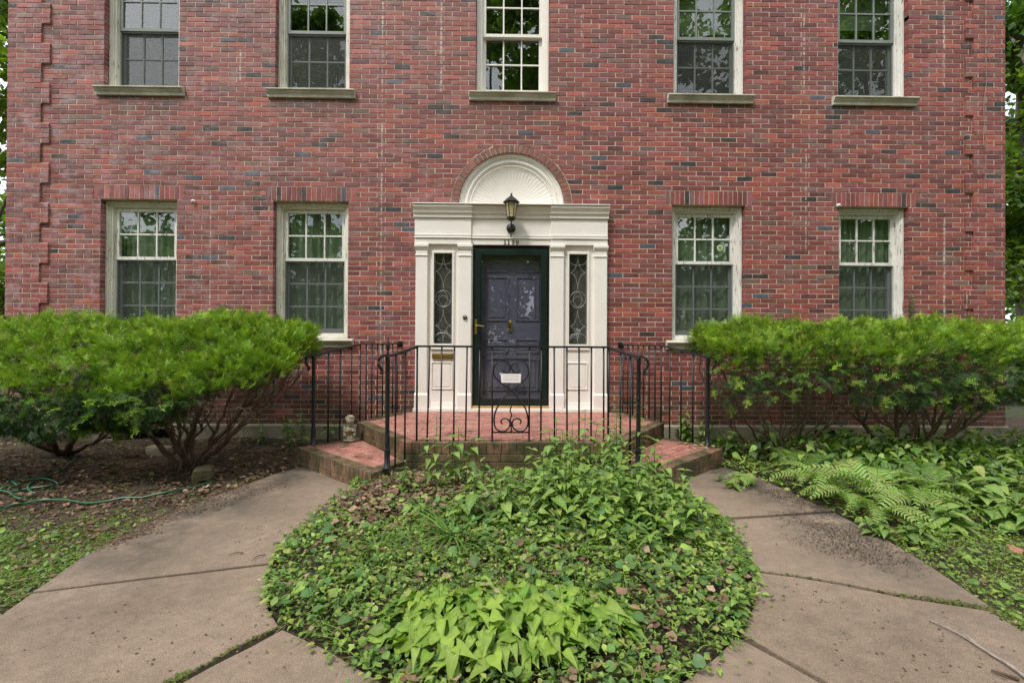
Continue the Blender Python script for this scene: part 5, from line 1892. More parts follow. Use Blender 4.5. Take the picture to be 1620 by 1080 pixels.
# plants by the foundation
for (px, py, h, nd, sz, st, lab) in [
    (455, 705, .40, 5, .12, 3, 'leafy plant against the foundation beside the left yew trunk'),
    (478, 700, .46, 5, .11, 2, 'leafy plant just left of the left iron post'),
    (415, 700, .30, 4, .10, 2, 'leafy plant seen between the yew branches'),
    (525, 690, .34, 5, .10, 2, 'leafy plant behind the left railing bars'),
    (385, 700, .40, 3, .13, 1, 'single plant with pale leaves behind the yew branches'),
    (1075, 690, .42, 6, .13, 3, 'bright leafy plant behind the right railing bars'),
    (1100, 690, .38, 5, .12, 2, 'bright leafy plant between the right railing and the foundation'),
    (1160, 715, .30, 5, .15, 4, 'round leaved hydrangea-like plant beside the right iron post'),
    (1215, 715, .36, 5, .16, 3, 'bright broad leaved plant in front of the foundation left of the ferns'),
    (1350, 720, .30, 5, .17, 4, 'broad leaved plant under the right yew behind the ferns'),
    (1405, 725, .30, 5, .17, 4, 'broad leaved plant at the foot of the right yew trunks'),
    (1170, 768, .13, 3, .14, 3, 'low broad leaved plant at the edge of the right walk before the small fern'),
    (1460, 740, .22, 4, .13, 4, 'leafy plant in shade under the dense right yew'),
    (1530, 735, .24, 4, .14, 4, 'leafy plant in shade near the right edge below the yew'),
    (1590, 745, .24, 4, .14, 4, 'leafy plant in shade at the extreme right edge'),
    (1510, 800, .30, 5, .16, 2, 'pale upright weed with pointed leaves right of the ferns'),
    (1500, 835, .16, 4, .18, 4, 'spreading plant with long pointed leaves in front of the pale weed'),
    (1560, 800, .22, 5, .18, 5, 'wide plant with long layered leaves near the right edge'),
    (1600, 830, .20, 5, .17, 5, 'pale layered leafy plant at the right edge above the grass'),
    (1580, 775, .24, 5, .17, 5, 'darker layered leafy plant behind the others at the right edge'),
    (1650, 800, .24, 5, .17, 4, 'layered leafy plant half outside the right edge'),
    (1395, 848, .14, 4, .10, 3, 'bluish green seedlings in front of the ferns by the walk'),
    (1450, 850, .14, 4, .10, 3, 'narrow leaved low plant right of the bluish seedlings'),
]:
    p_ = U(px, py, z=0)
    if p_.y > -.12: p_.y = -.15
    leafy_plant(lab, p_.x, p_.y, -.02, h, nd, sz, 'plants growing beside the house and the right walk', stems=st, spread=.16 if st > 2 else .1, name='garden_plant')

# hosta: one clump of separate leaves
hc = U(800, 985, z=.08)
HT = thing('hosta_clump', 'bright yellow-green clump of pointed hosta leaves at the front of the bed', 'plant', (hc.x, hc.y, .06))
rr = random.Random(5)
hpx = []
for k in range(295):
    for _ in range(30):
        px, py = rr.uniform(600, 1015), rr.uniform(915, 1045)
        ex = (px - 800) / 205; ey = (py - 985) / 68
        if ex * ex + ey * ey < 1: break
    p_ = U(px, py, z=.10)
    lx_, ly_ = p_.x - hc.x, p_.y - hc.y
    ex = (px - 800) / 205
    a = math.atan2(ly_ - .04, lx_) + rr.gauss(0, .55)
    if rr.random() < .45: a = -math.pi / 2 + rr.gauss(0, .6)
    r2 = min(1, math.hypot(ex, (py - 985) / 68))
    zz = .085 + .09 * (1 - r2 ** 2) + rr.uniform(-.03, .03) - .06
    leaf_obj(rr.choice(ME_HO), HT, (lx_, ly_, zz), (math.cos(a), math.sin(a), rr.uniform(.1, .8) - .2 * r2), rr.uniform(.055, .092), rr.gauss(0, .45))
m_ = 330
ang = rng.uniform(0, 2 * np.pi, m_); rad = np.sqrt(rng.random(m_)) * .95
hx, hy = rad * np.cos(ang) * .56, rad * np.sin(ang) * .22
dh = np.stack([hx * 1.5 + rng.normal(0, .5, m_), hy * 3 - .25 + rng.normal(0, .5, m_), rng.uniform(0, .7, m_)], axis=1)
o = from_np('lower_leaves', *scatter(T_HO2, np.column_stack([hx, hy, .03 + .07 * (1 - rad) + rng.uniform(0, .03, m_)]), frames(dh, rng.normal(0, .4, m_)), rng.uniform(.045, .085, m_), pick([(.20, .33, .05), (.15, .26, .04)], [1, 1], m_)), M_LEAF, None, kind='stuff')
o.parent = HT
mb = MB()
for k in range(26):
    x, y = rr.uniform(-.5, .5), rr.uniform(-.05, .30)
    hh = rr.uniform(.22, .36)
    mb.tube([(x, y, 0), (x + rr.uniform(-.01, .01), y, hh * .5), (x + rr.uniform(-.02, .02), y + rr.uniform(-.02, .02), hh)], [.0016, .0014, .001], 4, (.14, .13, .06))
mb.build('flower_stalks', M_STEM, HT, loc=(0, 0, 0), kind='stuff')

# ferns: fronds with two ranks of pinnae
def frond_mesh(col, seed):
    rr = random.Random(seed)
    mb = MB()
    n_ = 19
    pts = []
    for i in range(13):
        t = i / 12
        pts.append(Vector((0.03 * math.sin(t * 2), .94 * t - .12 * t ** 3, .60 * t - .92 * t ** 2.1)))
    mb.tube(pts, [.006 * (1 - .8 * i / 12) for i in range(13)], 4, (.13, .17, .05))
    for k in range(n_):
        t = .10 + .88 * k / (n_ - 1)
        f_ = t * 12; i = min(11, int(f_)); p_ = pts[i].lerp(pts[i + 1], f_ - i); d = (pts[i + 1] - pts[i]).normalized()
        wl = .215 * (math.sin(math.pi * min(1, .12 + t * .80)) ** .75) * (1 - .35 * t)
        if t > .9: wl *= .7
        for s_ in (-1, 1):
            sd_ = Vector((s_, 0, 0)); dr = (sd_ * .92 + d * .42).normalized()
            l_ = wl * rr.uniform(.92, 1.08)
            w_ = .030
            b0 = p_; m1 = p_ + dr * l_ * .5 + Vector((0, 0, .012 + rr.uniform(-.006, .006))); e_ = p_ + dr * l_ + Vector((0, 0, -.02 * rr.random() - .012)) + d * .012
            pr = d
            c = tuple(x * rr.uniform(.85, 1.15) for x in col)
            mb.add([b0 - pr * w_ * .55, b0 + pr * w_ * .55, m1 + pr * w_ * .5, e_, m1 - pr * w_ * .5], [(0, 1, 2, 4), (4, 2, 3)], c)
    return mb.mesh('frond', M_LEAF, smooth=False)


FR_L = [frond_mesh(c, i) for i, c in enumerate([(.26, .38, .09), (.22, .34, .075), (.29, .40, .10)])]
FR_D = [frond_mesh(c, i + 9) for i, c in enumerate([(.13, .24, .05), (.15, .26, .055)])]
for (px, py, sz, n_, dark, az0, az1, lab) in [
    (1190, 765, .26, 5, 0, 1.2, 4.4, 'small pale fern nearest the right brick step'),
    (1262, 745, .52, 4, 1, .2, 1.9, 'dark arching fern behind the pale ones, nearest the foundation'),
    (1300, 770, .44, 7, 0, 1.8, 5.4, 'pale fern spreading over the walk edge left of the others'),
    (1345, 795, .34, 6, 0, 2.2, 5.6, 'low pale fern resting on the walk edge'),
    (1385, 790, .50, 7, 0, -.4, 3.4, 'large upright pale fern in the middle of the fern patch'),
    (1440, 800, .42, 8, 0, 2.6, 6.4, 'pale fern on the right of the fern patch'),
    (1460, 775, .46, 5, 1, 0.2, 2.6, 'dark fern standing behind the right pale fern'),
    (1390, 815, .34, 5, 0, 3.2, 5.9, 'small pale fern in front of the fern patch'),
]:
    p_ = U(px, py, z=0)
    T_ = thing('fern', lab, 'fern', (p_.x, p_.y, -.01), 'ferns beside the right walk')
    rr = random.Random(px)
    for k in range(n_):
        a = az0 + (az1 - az0) * (k + .5) / n_ + rr.uniform(-.15, .15)
        leaf_obj(rr.choice(FR_D if dark else FR_L), T_, (rr.uniform(-.03, .03), rr.uniform(-.03, .03), 0), (math.cos(a), math.sin(a), rr.uniform(.3, .7)), sz * 1.25 * rr.uniform(.85, 1.15), rr.uniform(-.5, .5), 'frond')


# ------------------------------------------------------------------ ground cover, grass, litter (uncountable)
def pts_in(poly, n_, dens=None):
    P = np.array(poly); lo, hi = P.min(0), P.max(0)
    out = []
    while len(out) < n_:
        x, y = rng.uniform(lo[0], hi[0]), rng.uniform(lo[1], hi[1])
        if inpoly(x, y, poly) and (dens is None or rng.random() < dens(x, y)): out.append((x, y))
    return np.array(out)


def cover(name, poly, n_, tmpls, pal, wts, s0, s1, zf, h0, h1, dens=None, zlo=0.0, zhi=.5, kind='stuff', mat=None, label=None):
    parts = []
    for t in tmpls:
        m_ = n_ // len(tmpls)
        xy = pts_in(poly, m_, dens)
        z = np.array([zf(a, b2) for a, b2 in xy]) + rng.uniform(h0, h1, m_)
        parts.append(scatter(t, np.column_stack([xy, z]), frames(rnd_dirs(m_, zlo, zhi), rng.normal(0, .35, m_)), rng.uniform(s0, s1, m_), pick(pal, wts, m_)))
    V_, F_, C_ = join_np(parts)
    o = from_np(name, V_, F_, C_, mat or M_LEAF, None, kind=kind)
    if label: o['label'] = label
    return o


PALG = [(.19, .30, .06), (.14, .24, .05), (.26, .38, .075), (.13, .23, .07), (.32, .38, .09), (.07, .13, .03)]
litter_c = U(640, 800, z=.05)
def d_bed(x, y):
    # bare, leaf strewn patch towards the upper left
    l = math.exp(-(((x - litter_c.x) / .42) ** 2 + ((y - litter_c.y) / .42) ** 2))
    ed = bed_edge(x, y)
    g = .9 + .3 * math.sin(x * 5 + 1) * math.sin(y * 6)
    return max(0, min(1, (1 - .9 * l) * g))
bedc = lambda x, y: bedz(x, y) + .035 * max(0, math.sin(x * 11 + 2 * math.sin(y * 7)) * math.cos(y * 10 + x * 3)) + .03 * max(0, math.sin(x * 4.1 + 1) * math.sin(y * 5.3))
big_bed = [(BC.x + (x - BC.x) * 1.012, BC.y + (y - BC.y) * 1.0) if y < -2.2 else (x, y) for x, y in bedp]
cover('ground_cover', big_bed, 27000, [T_HEs, T_OVs, T_OV2s, T_OVs, T_LA2], PALG, [5, 4, 4, 1.5, 2.5, 3], .014, .040, bedc, .002, .05, d_bed, -.3, 1.3)
rim = []
for i in range(len(bedp)):
    a, b2 = bedp[i], bedp[(i + 1) % len(bedp)]
    if (a[1] + b2[1]) / 2 > -2.3: continue
    for _ in range(int(60 * math.hypot(a[0] - b2[0], a[1] - b2[1])) + 1):
        t = random.random(); x, y = a[0] + (b2[0] - a[0]) * t, a[1] + (b2[1] - a[1]) * t
        d = Vector((x - BC.x, y - BC.y)).normalized() * (random.random() ** 2.5 * .07 * (1.2 + math.sin(x * 9 + y * 6)))
        rim.append((x + d.x, y + d.y))
rim = np.array(rim); m_ = len(rim)
from_np('ground_cover', *scatter(T_OV, np.column_stack([rim, rng.uniform(.008, .05, m_)]), frames(rnd_dirs(m_, -.2, .7), rng.normal(0, .4, m_)), rng.uniform(.018, .045, m_), pick(PALG, [5, 4, 4, 2, 2, 2], m_)), M_LEAF, None, kind='stuff')
cover('violets', bedp, 420, [T_HE], [(.10, .20, .06), (.12, .24, .065), (.09, .17, .055)], [1, 1, 1], .035, .06, bedz, .03, .09, d_bed, -.1, .4)
def d_weed(x, y):
    c = U(960, 820, z=.1); k = math.exp(-(((x - c.x) / .62) ** 2 + ((y - c.y) / .42) ** 2)); return k
parts = []
xy = pts_in(bedp, 2500, d_weed)
z = np.array([bedz(a, b2) + .03 + rng.random() ** 1.0 * (.05 + .34 * d_weed(a, b2)) * (.6 + .5 * math.sin(a * 13 + b2 * 5) * math.cos(b2 * 15)) for a, b2 in xy])
parts.append(scatter(T_OV, np.column_stack([xy, z]), frames(rnd_dirs(2500, -.35, .35), rng.normal(0, .4, 2500)), rng.uniform(.035, .085, 2500), pick(PALG, [3, 2, 5, 1, 2, 2], 2500)))
V_, F_, C_ = join_np(parts)
from_np('undergrowth', V_, F_, C_, M_LEAF, None, kind='stuff')


def blades(name, xy, zf, n_per, h0, h1, col, wscale=1.0, spread=.5, kind='stuff', parent=None, ret=False):
    m_ = len(xy) * n_per
    p_ = np.repeat(xy, n_per, axis=0) + rng.normal(0, .012, (m_, 2))
    z = np.array([zf(a, b2) for a, b2 in p_])
    a = rng.uniform(0, 6.28, m_)
    d = np.stack([np.cos(a) * spread, np.sin(a) * spread, np.ones(m_)], axis=1)
    sc = rng.uniform(h0, h1, m_)
    s3 = np.stack([sc * wscale, sc, sc], axis=1)
    A = scatter(T_BL if len(xy) < 300 else T_BS, np.column_stack([p_, z]), frames(d, rng.uniform(-.3, .3, m_)), s3, cvar(col, m_, .3))
    if ret: return A
    return from_np(name, *A, M_LEAF, parent, kind=kind)


def d_lit(x, y): return min(1, .05 + math.exp(-(((x - litter_c.x) / .42) ** 2 + ((y - litter_c.y) / .38) ** 2)))
blades('grass', pts_in(big_bed, 420), bedz, 5, .05, .17, (.20, .31, .06), .55)
blades('straw', pts_in(bedp, 260, lambda x, y: min(1, .25 + d_lit(x, y))), bedz, 2, .05, .16, (.42, .33, .18), .45, 1.6)
# clumps of long blades standing in the bed
for (px, py, n_, h0, h1, lab) in [(712, 880, 26, .2, .42, 'clump of long arching blades left of the bed middle'), (1040, 875, 16, .18, .36, 'clump of broad yellowish blades right of the bed middle'),
                                  (600, 895, 16, .12, .26, 'sprawling tuft of long blades low on the left of the bed'), (468, 870, 30, .04, .10, 'small dark grass tuft at the left rim of the bed'),
                                  (905, 905, 14, .16, .3, 'thin tuft of blades behind the hosta clump')]:
    p_ = P0(px, py)
    o = blades('grass_tuft', np.array([[p_.x, p_.y]]), bedz, n_, h0, h1, (.12, .22, .04), .8 if px != 1040 else 1.2, .55)
    del o['kind']
    tag(o, lab, 'grass', 'grass tufts in the bed')

DRYP = [(.20, .12, .07), (.14, .085, .05), (.26, .17, .105), (.09, .06, .04), (.36, .27, .18)]
def d_lit(x, y): return min(1, .05 + math.exp(-(((x - litter_c.x) / .42) ** 2 + ((y - litter_c.y) / .38) ** 2)))
cover('dead_leaves', bedp, 3000, [T_DEAD, T_DEAD2], DRYP, [3, 3, 2, 2, 1.8], .025, .06, bedz, .015, .075, d_lit, -.25, .3, mat=M_DRY)
cL = U(805, 760, z=.05)
cover('dead_leaves', [(cL.x - .35, cL.y - .25), (cL.x + .4, cL.y - .25), (cL.x + .4, cL.y + .05), (cL.x - .35, cL.y + .05)], 160, [T_DEAD], DRYP, [3, 3, 2, 2, 1], .03, .06, bedz, .006, .03, None, -.25, .3, mat=M_DRY)
# left garden: litter under the yew, grass and seedlings towards the walk
gz = lambda x, y: hgt(x, y) + .0
walkL = [(U(a, b2, z=0).x, U(a, b2, z=0).y) for a, b2 in [(477, 738), (433, 750), (383, 769), (333, 787), (277, 808), (200, 843), (133, 880), (53, 935.5), (0, 973), (-150, 1075), (-320, 1210)]]
gardL = [(-2.1, -1.25)] + walkL + [(-6.3, -5.2), (-6.3, -.1), (-1.9, -.1), (-1.95, -1.1)]
def d_litL(x, y): return .25 + .75 * math.exp(-((y + 1.9) / .9) ** 2)
cover('dead_leaves', gardL, 5500, [T_DEAD, T_DEAD2], DRYP, [4, 5, 1.5, 5, .6], .02, .055, gz, .004, .022, d_litL, -.2, .25, mat=M_DRY)
def d_grL(x, y):
    c = U(60, 880, z=0); return max(.02, math.exp(-(((x - c.x) / 1.5) ** 2 + ((y - c.y + .15) / .62) ** 2)) * (.6 + .4 * math.sin(x * 7) * math.cos(y * 6)))
blades('grass', pts_in(gardL, 3600, d_grL), gz, 5, .025, .07, (.16, .24, .045), .9, .9)
cover('ground_cover', gardL, 500, [T_HE, T_OV2], PALG, [5, 4, 3, 3, 1, 3], .018, .045, gz, .01, .03, d_grL)
cover('moss', gardL, 4500, [T_Q], [(.12, .17, .03), (.16, .20, .04)], [1, 1], .015, .03, gz, .0, .01, d_grL)
# needles and crumbs on the bare soil and along the edge of the left walk
cover('soil_crumbs', gardL, 5000, [T_Q], [(.17, .075, .035), (.10, .055, .03), (.24, .13, .07)], [2, 2, 1], .008, .024, gz, .002, .01, None, -.3, .3, mat=M_DRY)
# right garden
walkR = [(U(a, b2, z=0).x, U(a, b2, z=0).y) for a, b2 in [(1145, 739), (1190, 752), (1240, 773), (1290, 797), (1321, 808), (1400, 852), (1460, 886), (1520, 926), (1566, 958), (1625, 1003), (1760, 1085), (1900, 1200)]]
gardR = walkR[::-1] + [(2.2, -1.2), (1.95, -.1), (6.3, -.1), (6.3, -5.0)]
def d_R(x, y): return .22 if y < -2.9 else (.7 if x < 2.9 else .8)
cover('ground_cover', gardR, 8000, [T_HEs, T_OV2s], PALG, [4, 4, 4, 2, 3, 2], .025, .06, gz, .005, .06, d_R)
def d_RG(x, y): return 1.0 if y < -2.9 else .12
blades('grass', pts_in(gardR, 4500, d_RG), gz, 5, .025, .07, (.21, .31, .055), .8, .8)
cover('clover', gardR, 17000, [T_HEt], [(.21, .32, .05), (.16, .27, .045), (.25, .34, .07)], [1, 1, 1], .009, .021, gz, .006, .04, d_RG)
cover('clover', gardL, 5000, [T_HEt], [(.17, .25, .05), (.12, .20, .04), (.22, .27, .07)], [1, 1, 1], .008, .018, gz, .004, .02, d_grL)
cover('dead_leaves', gardR, 500, [T_DEAD], DRYP, [3, 3, 2, 2, 1], .03, .06, gz, .01, .04, None, -.2, .25, mat=M_DRY)
# back undergrowth on the right below the yew
def d_RU(x, y): return math.exp(-((y + 1.3) / .6) ** 2) * (1 if x > 3.1 else .25)
xy = pts_in(gardR, 2200, d_RU)
z = np.array([gz(a, b2) + .03 + rng.random() * .26 for a, b2 in xy])
from_np('undergrowth', *scatter(T_OV2, np.column_stack([xy, z]), frames(rnd_dirs(2200, -.3, .2), rng.normal(0, .3, 2200)), rng.uniform(.05, .12, 2200), pick(PALG, [3, 5, 2, 2, 1, 4], 2200)), M_LEAF, None, kind='stuff')

# seeds and debris fallen on the walks
def line_debris(name, segs, n_, wd, pal, s0, s1):
    xy = []
    for _ in range(n_):
        (a, b2), wgt = random.choice(segs), 1
        p0, p1 = U(*a, z=0), U(*b2, z=0)
        t = random.random()
        q = p0.lerp(p1, t)
        xy.append((q.x + random.gauss(0, wd), q.y + random.gauss(0, wd * .8)))
    xy = np.array(xy); z = np.full(len(xy), .005)
    return from_np(name, *scatter(T_Q, np.column_stack([xy, z]), frames(rnd_dirs(len(xy), -.1, .25), rng.normal(0, .3, len(xy))), rng.uniform(s0, s1, len(xy)), pick(pal, [1] * len(pal), len(xy))), M_DRY, None, kind='stuff')


line_debris('fallen_seeds', [((1180, 765), (1260, 790)), ((1225, 780), (1330, 815)), ((1290, 825), (1420, 880)), ((1240, 815), (1380, 870)), ((1280, 855), (1430, 895))], 3600, .10, [(.035, .025, .018), (.06, .04, .025), (.10, .07, .04)], .005, .014)
line_debris('fallen_seeds', [((200, 845), (290, 806)), ((290, 806), (390, 768)), ((300, 815), (450, 765)), ((150, 868), (240, 835))], 1700, .06, [(.05, .035, .02), (.12, .07, .035), (.16, .09, .05)], .007, .02)
line_debris('fallen_seeds', [((40, 960), (600, 1000)), ((100, 1000), (420, 1060)), ((1200, 930), (1560, 1010)), ((1250, 1040), (1600, 1060)), ((450, 800), (380, 880))], 260, .12, [(.08, .05, .03), (.2, .14, .08)], .006, .016)
# moss and grass in the cracked joints
def joint(pts, n_, wd, h1):
    xy = []
    for _ in range(n_):
        k = random.randrange(len(pts) - 1); q = U(*pts[k], z=0).lerp(U(*pts[k + 1], z=0), random.random())
        xy.append((q.x + random.gauss(0, wd), q.y + random.gauss(0, wd)))
    xy = np.array(xy)
    flat = lambda x, y: -.004
    A = scatter(T_HE, np.column_stack([xy, np.full(len(xy), .003)]), frames(rnd_dirs(len(xy), .0, .6)), rng.uniform(.005, .015, len(xy)), pick([(.12, .17, .03), (.08, .12, .025), (.18, .17, .05)], [1, 1, 1], len(xy)))
    B = blades('g', xy[::5], flat, 4, .015, h1, (.15, .20, .04), .9, .9, ret=True)
    from_np('joint_moss', *join_np([A, B]), M_LEAF, None, kind='stuff')


joint([(1420, 941), (1500, 952), (1565, 962), (1600, 985)], 170, .013, .04)
joint([(1188, 902), (1260, 911), (1330, 922), (1420, 941)], 40, .004, .03)
joint([(270, 1080), (340, 1042), (400, 1010), (445, 991)], 90, .006, .02)
joint([(262, 1082), (300, 1062)], 50, .012, .04)

# ------------------------------------------------------------------ loose things
zz_ = lambda a, b2: (a / 5.0625, 640 + b2 / 5.0625)
hs = []
strands = [[(-330, 700), (-150, 700), (0, 692), (100, 682), (240, 665), (400, 648), (462, 622), (440, 600), (350, 588), (270, 598), (235, 630), (225, 668), (262, 712), (150, 745), (60, 700), (-120, 665), (0, 668), (60, 657), (140, 641), (100, 615), (60, 622), (150, 602), (270, 592), (350, 577), (450, 540), (560, 470), (620, 400)]]
strands2 = [(-100, 860), (0, 832), (100, 800), (190, 772), (330, 747), (530, 741), (700, 745), (850, 740), (1000, 726), (1130, 719), (1250, 706), (1370, 692), (1500, 658), (1620, 628), (1700, 600)]
mb = MB()
for st in strands + [strands2]:
    P3 = []
    for k, (a, b2) in enumerate(st):
        p_ = U(*zz_(a, b2), z=.0)
        P3.append((p_.x, p_.y, hgt(p_.x, p_.y) + .018 + .007 * (k % 3)))
    mb.tube(smooth_pts(P3, 5), .0095, 8)
tag(mb.build('garden_hose', M_HOSE, smooth=True), 'green garden hose lying in loops in the dead leaves under the left yew', 'hose')

# stone figure on the left step
sp = U(553, 699, z=STEP)
ST = thing('stone_figure', 'small weathered stone garden figure with curly head on the left brick step', 'statue', (sp.x, sp.y, STEP))
mb = MB()
B = lambda *a, **k: mb.ball(*a, **k)
B(0, 0, .022, .072, .055, .026, n=16)
B(.0, .0, .05, .064, .05, .03, n=16)
B(0, .01, .11, .056, .045, .065, n=16)      # torso
B(-.045, -.02, .085, .022, .035, .035, n=12); B(.045, -.02, .085, .022, .035, .035, n=12)   # knees
B(-.05, -.005, .135, .018, .02, .04, n=10); B(.05, -.005, .135, .018, .02, .04, n=10)       # upper arms
B(-.028, -.045, .125, .03, .014, .014, n=10); B(.028, -.045, .125, .03, .014, .014, n=10)   # forearms
B(.0, -.052, .142, .022, .016, .02, n=10)   # clasped hands
B(.004, -.005, .19, .03, .03, .03, n=12)
B(.004, -.008, .232, .044, .042, .046, n=16)  # head
B(.004, -.05, .228, .008, .012, .010, n=8)     # nose
B(.004, -.044, .212, .014, .008, .006, n=8)
rr = random.Random(3)
for k in range(46):
    a = rr.uniform(0, 2 * math.pi); e_ = rr.uniform(-.1, 1.5)
    if math.sin(a) < -.3 and e_ < .75: continue
    B(.004 + .045 * math.cos(a) * math.cos(e_), -.006 + .043 * math.sin(a) * math.cos(e_), .236 + .045 * math.sin(e_), .014, n=8)
o = mb.build('figure', M_STATUE, ST, smooth=True, loc=(0, 0, 0))
rm = o.modifiers.new('remesh', 'REMESH'); rm.mode = 'VOXEL'; rm.voxel_size = .005; rm.use_smooth_shade = True
o.rotation_euler = (0, 0, .35)


def rock(label, px, py, s_, z=0.0, seed=0, name='rock', mat=None):
    p_ = U(px, py, z=z)
    rr = random.Random(seed)
    mb = MB(); mb.ball(0, 0, 0, s_[0], s_[1], s_[2], 12)
    q4 = lambda c, s2: math.copysign(min(1, abs(c / s2) ** .45), c) * s2
    mb.v = [tuple(q4(c, s2) * (.92 + rr.uniform(-.07, .07)) for c, s2 in zip(v, s_)) for v in mb.v]
    o = mb.build(name, mat or M_ROCK, loc=(p_.x, p_.y, z + s_[2] * .4), smooth=False)
    o.rotation_euler = (0, 0, seed)
    return tag(o, label, 'rock')


rock('mossy flat stone at the foot of the left yew trunk', 322, 752, (.13, .09, .06), seed=2)
rock('pale broken block of concrete against the foundation under the left yew', 252, 716, (.17, .07, .06), seed=6, name='concrete_lump', mat=M_FOUND)
rock('pale stone under the right yew beside the basement opening', 1290, 712, (.15, .08, .05), seed=9, name='concrete_lump', mat=M_FOUND)

# fallen branch and sticks on the right slab
def stick(label, pts, r0, mat=M_TWIG, name='fallen_stick', z=.012, side=None):
    mb = MB()
    P3 = smooth_pts([(U(a, b2, z=0).x, U(a, b2, z=0).y, z + .004 * (i % 2)) for i, (a, b2) in enumerate(pts)], 3)
    mb.tube(P3, [r0 * (.45 + .55 * i / len(P3)) for i in range(len(P3))], 6)
    if side:
        P4 = [(U(a, b2, z=0).x, U(a, b2, z=0).y, z + .008) for a, b2 in side]; mb.tube(P4, [r0 * .6, r0 * .5, r0 * .3][:len(P4)], 5)
    return tag(mb.build(name, mat, smooth=True), label, 'stick')


stick('long grey fallen branch lying on the right front slab', [(1470, 984), (1492, 995), (1520, 1008), (1548, 1027), (1575, 1043), (1600, 1060), (1640, 1090)], .007, name='fallen_branch', side=[(1545, 1024), (1528, 1012), (1518, 1003)])
stick('short dark stick beside the fallen branch', [(1568, 1064), (1585, 1071), (1612, 1079)], .008, M_YBARK)
stick('thin twig on the left walk slab', [(362, 881), (372, 878), (385, 877)], .004, M_YBARK)
stick('thin twig lying by the left rim of the bed', [(398, 889), (408, 883), (420, 880)], .004, M_YBARK)
stick('thin twig on the left walk near the yew', [(192, 856), (200, 853), (208, 853)], .006, M_YBARK)
# dry leaves one can point to
def one_leaf(label, px, py, z, size, col, seed, grp=None):
    me = mesh_of(T_DEAD, col, M_DRY, 'dry_leaf')
    p_ = U(px, py, z=z)
    rr = random.Random(seed)
    o = link('dry_leaf', me, None, (p_.x, p_.y, z + .008)); o.scale = (size,) * 3; o.rotation_euler = (rr.uniform(-.3, .3), rr.uniform(-.3, .3), rr.uniform(0, 6))
    return tag(o, label, 'leaf', grp)


one_leaf('yellow dry leaf at the foot of the left brick step', 506, 749, 0, .08, (.50, .27, .07), 1)
one_leaf('pale brown dry leaf beside the yellow one at the left step', 518, 751, 0, .06, (.36, .2, .1), 2)
one_leaf('cream dry leaf at the left rim of the bed on the slab', 430, 912, 0, .075, (.45, .36, .25), 3)
for k, (px, py) in enumerate([(1072, 701), (1083, 703), (1096, 705), (1106, 704), (1113, 708), (1088, 708), (1101, 711), (1128, 708)]):
    one_leaf('dry brown leaf on the right brick step, ' + ['furthest from the iron post, by the landing', 'second from the landing', 'between the middle bars of the railing', 'touching the foot of the iron post', 'just past the foot of the iron post', 'in front of the middle bars', 'in front of the iron post', 'nearest the outer corner of the step'][k], px, py, STEP, .055, (.34, .25, .15), k + 10, 'dry leaves on the right step')
one_leaf('peach coloured withered leaf standing among the weeds below the left rail', 676, 778, .16, .12, (.55, .32, .17), 30)
one_leaf('reddish dry leaf in the grass at the right edge', 1606, 866, .05, .08, (.32, .15, .09), 31)

# small bits on the facade
for (px, py, lab) in [(305.5, 318.5, 'small white ceramic insulator on the brick between the two left ground floor windows'), (1327, 325, 'small white ceramic insulator at the corner of the rightmost ground floor window')]:
    p_ = U(px, py, y=-.02)
    mb = MB(); mb.tube([(p_.x, .0, p_.z), (p_.x, -.03, p_.z)], [.026, .022], 12); mb.ball(p_.x, -.036, p_.z, .016, .014, .016, 10)
    tag(mb.build('insulator', M_WHITECER, smooth=True), lab, 'insulator')
# bare vine on the right quoin
mb = MB()
rr = random.Random(4)
def vine(px0, py0, px1, py1, r, n_=14):
    P3 = []
    for i in range(n_ + 1):
        t = i / n_
        p_ = U(px0 + (px1 - px0) * t + rr.uniform(-2, 2), py0 + (py1 - py0) * t, y=-.030)
        P3.append(tuple(p_))
    mb.tube(P3, [r * (1 - .6 * i / n_) for i in range(n_ + 1)], 4)
vine(1557, 230, 1561, 8, .0045); vine(1561, 90, 1580, 20, .003); vine(1556, 100, 1535, 130, .003); vine(1557, 170, 1575, 140, .003); vine(1560, 60, 1568, 120, .0025); vine(1556, 300, 1560, 225, .003); vine(1575, 130, 1582, 70, .002)
tag(mb.build('bare_vine', M_TWIG), 'bare dried vine stems clinging to the right corner of the brick wall', 'vine')
# ivy sprig by the last window
T_ = thing('ivy', 'small ivy sprig climbing beside the ground floor window nearest the right house corner', 'ivy', tuple(U(1438, 505, y=-.02)))
mb = MB(); mb.tube([(0, 0, -.05), (.01, -.005, .1), (-.005, -.005, .2), (.0, -.005, .34)], .003, 5, (.1, .09, .05)); mb.build('stem', M_STEM, T_, loc=(0, 0, 0))
for k in range(18):
    a = rr.uniform(3.3, 6.1)
    leaf_obj(rr.choice(ME_HE), T_, (rr.uniform(-.03, .03), -.01, k * .02 - .04), (math.cos(a), math.sin(a), rr.uniform(-.3, .4)), .045, rr.uniform(-.4, .4))

# dark dried shrublet at the landing corner
p_ = U(700, 770, z=.04)
mb = MB()
for k in range(150):
    a = rr.uniform(0, 6.28); l_ = rr.uniform(.08, .24); e_ = rr.uniform(.1, 1.4)
    d = Vector((math.cos(a) * math.cos(e_), math.sin(a) * math.cos(e_), math.sin(e_)))
    q = Vector((rr.uniform(-.03, .03), rr.uniform(-.03, .03), 0))
    m_ = q + d * l_ * .5 + Vector((rr.uniform(-.02, .02), rr.uniform(-.02, .02), .02))
    mb.tube([q, m_, q + d * l_ + Vector((rr.uniform(-.03, .03), rr.uniform(-.03, .03), 0))], [.003, .0022, .001], 3)
o = mb.build('dried_bush', m_flat('dark_twig', (.045, .03, .035), .9), loc=(p_.x, p_.y, .02))
tag(o, 'dark dried twiggy clump at the left front corner of the landing', 'bush')

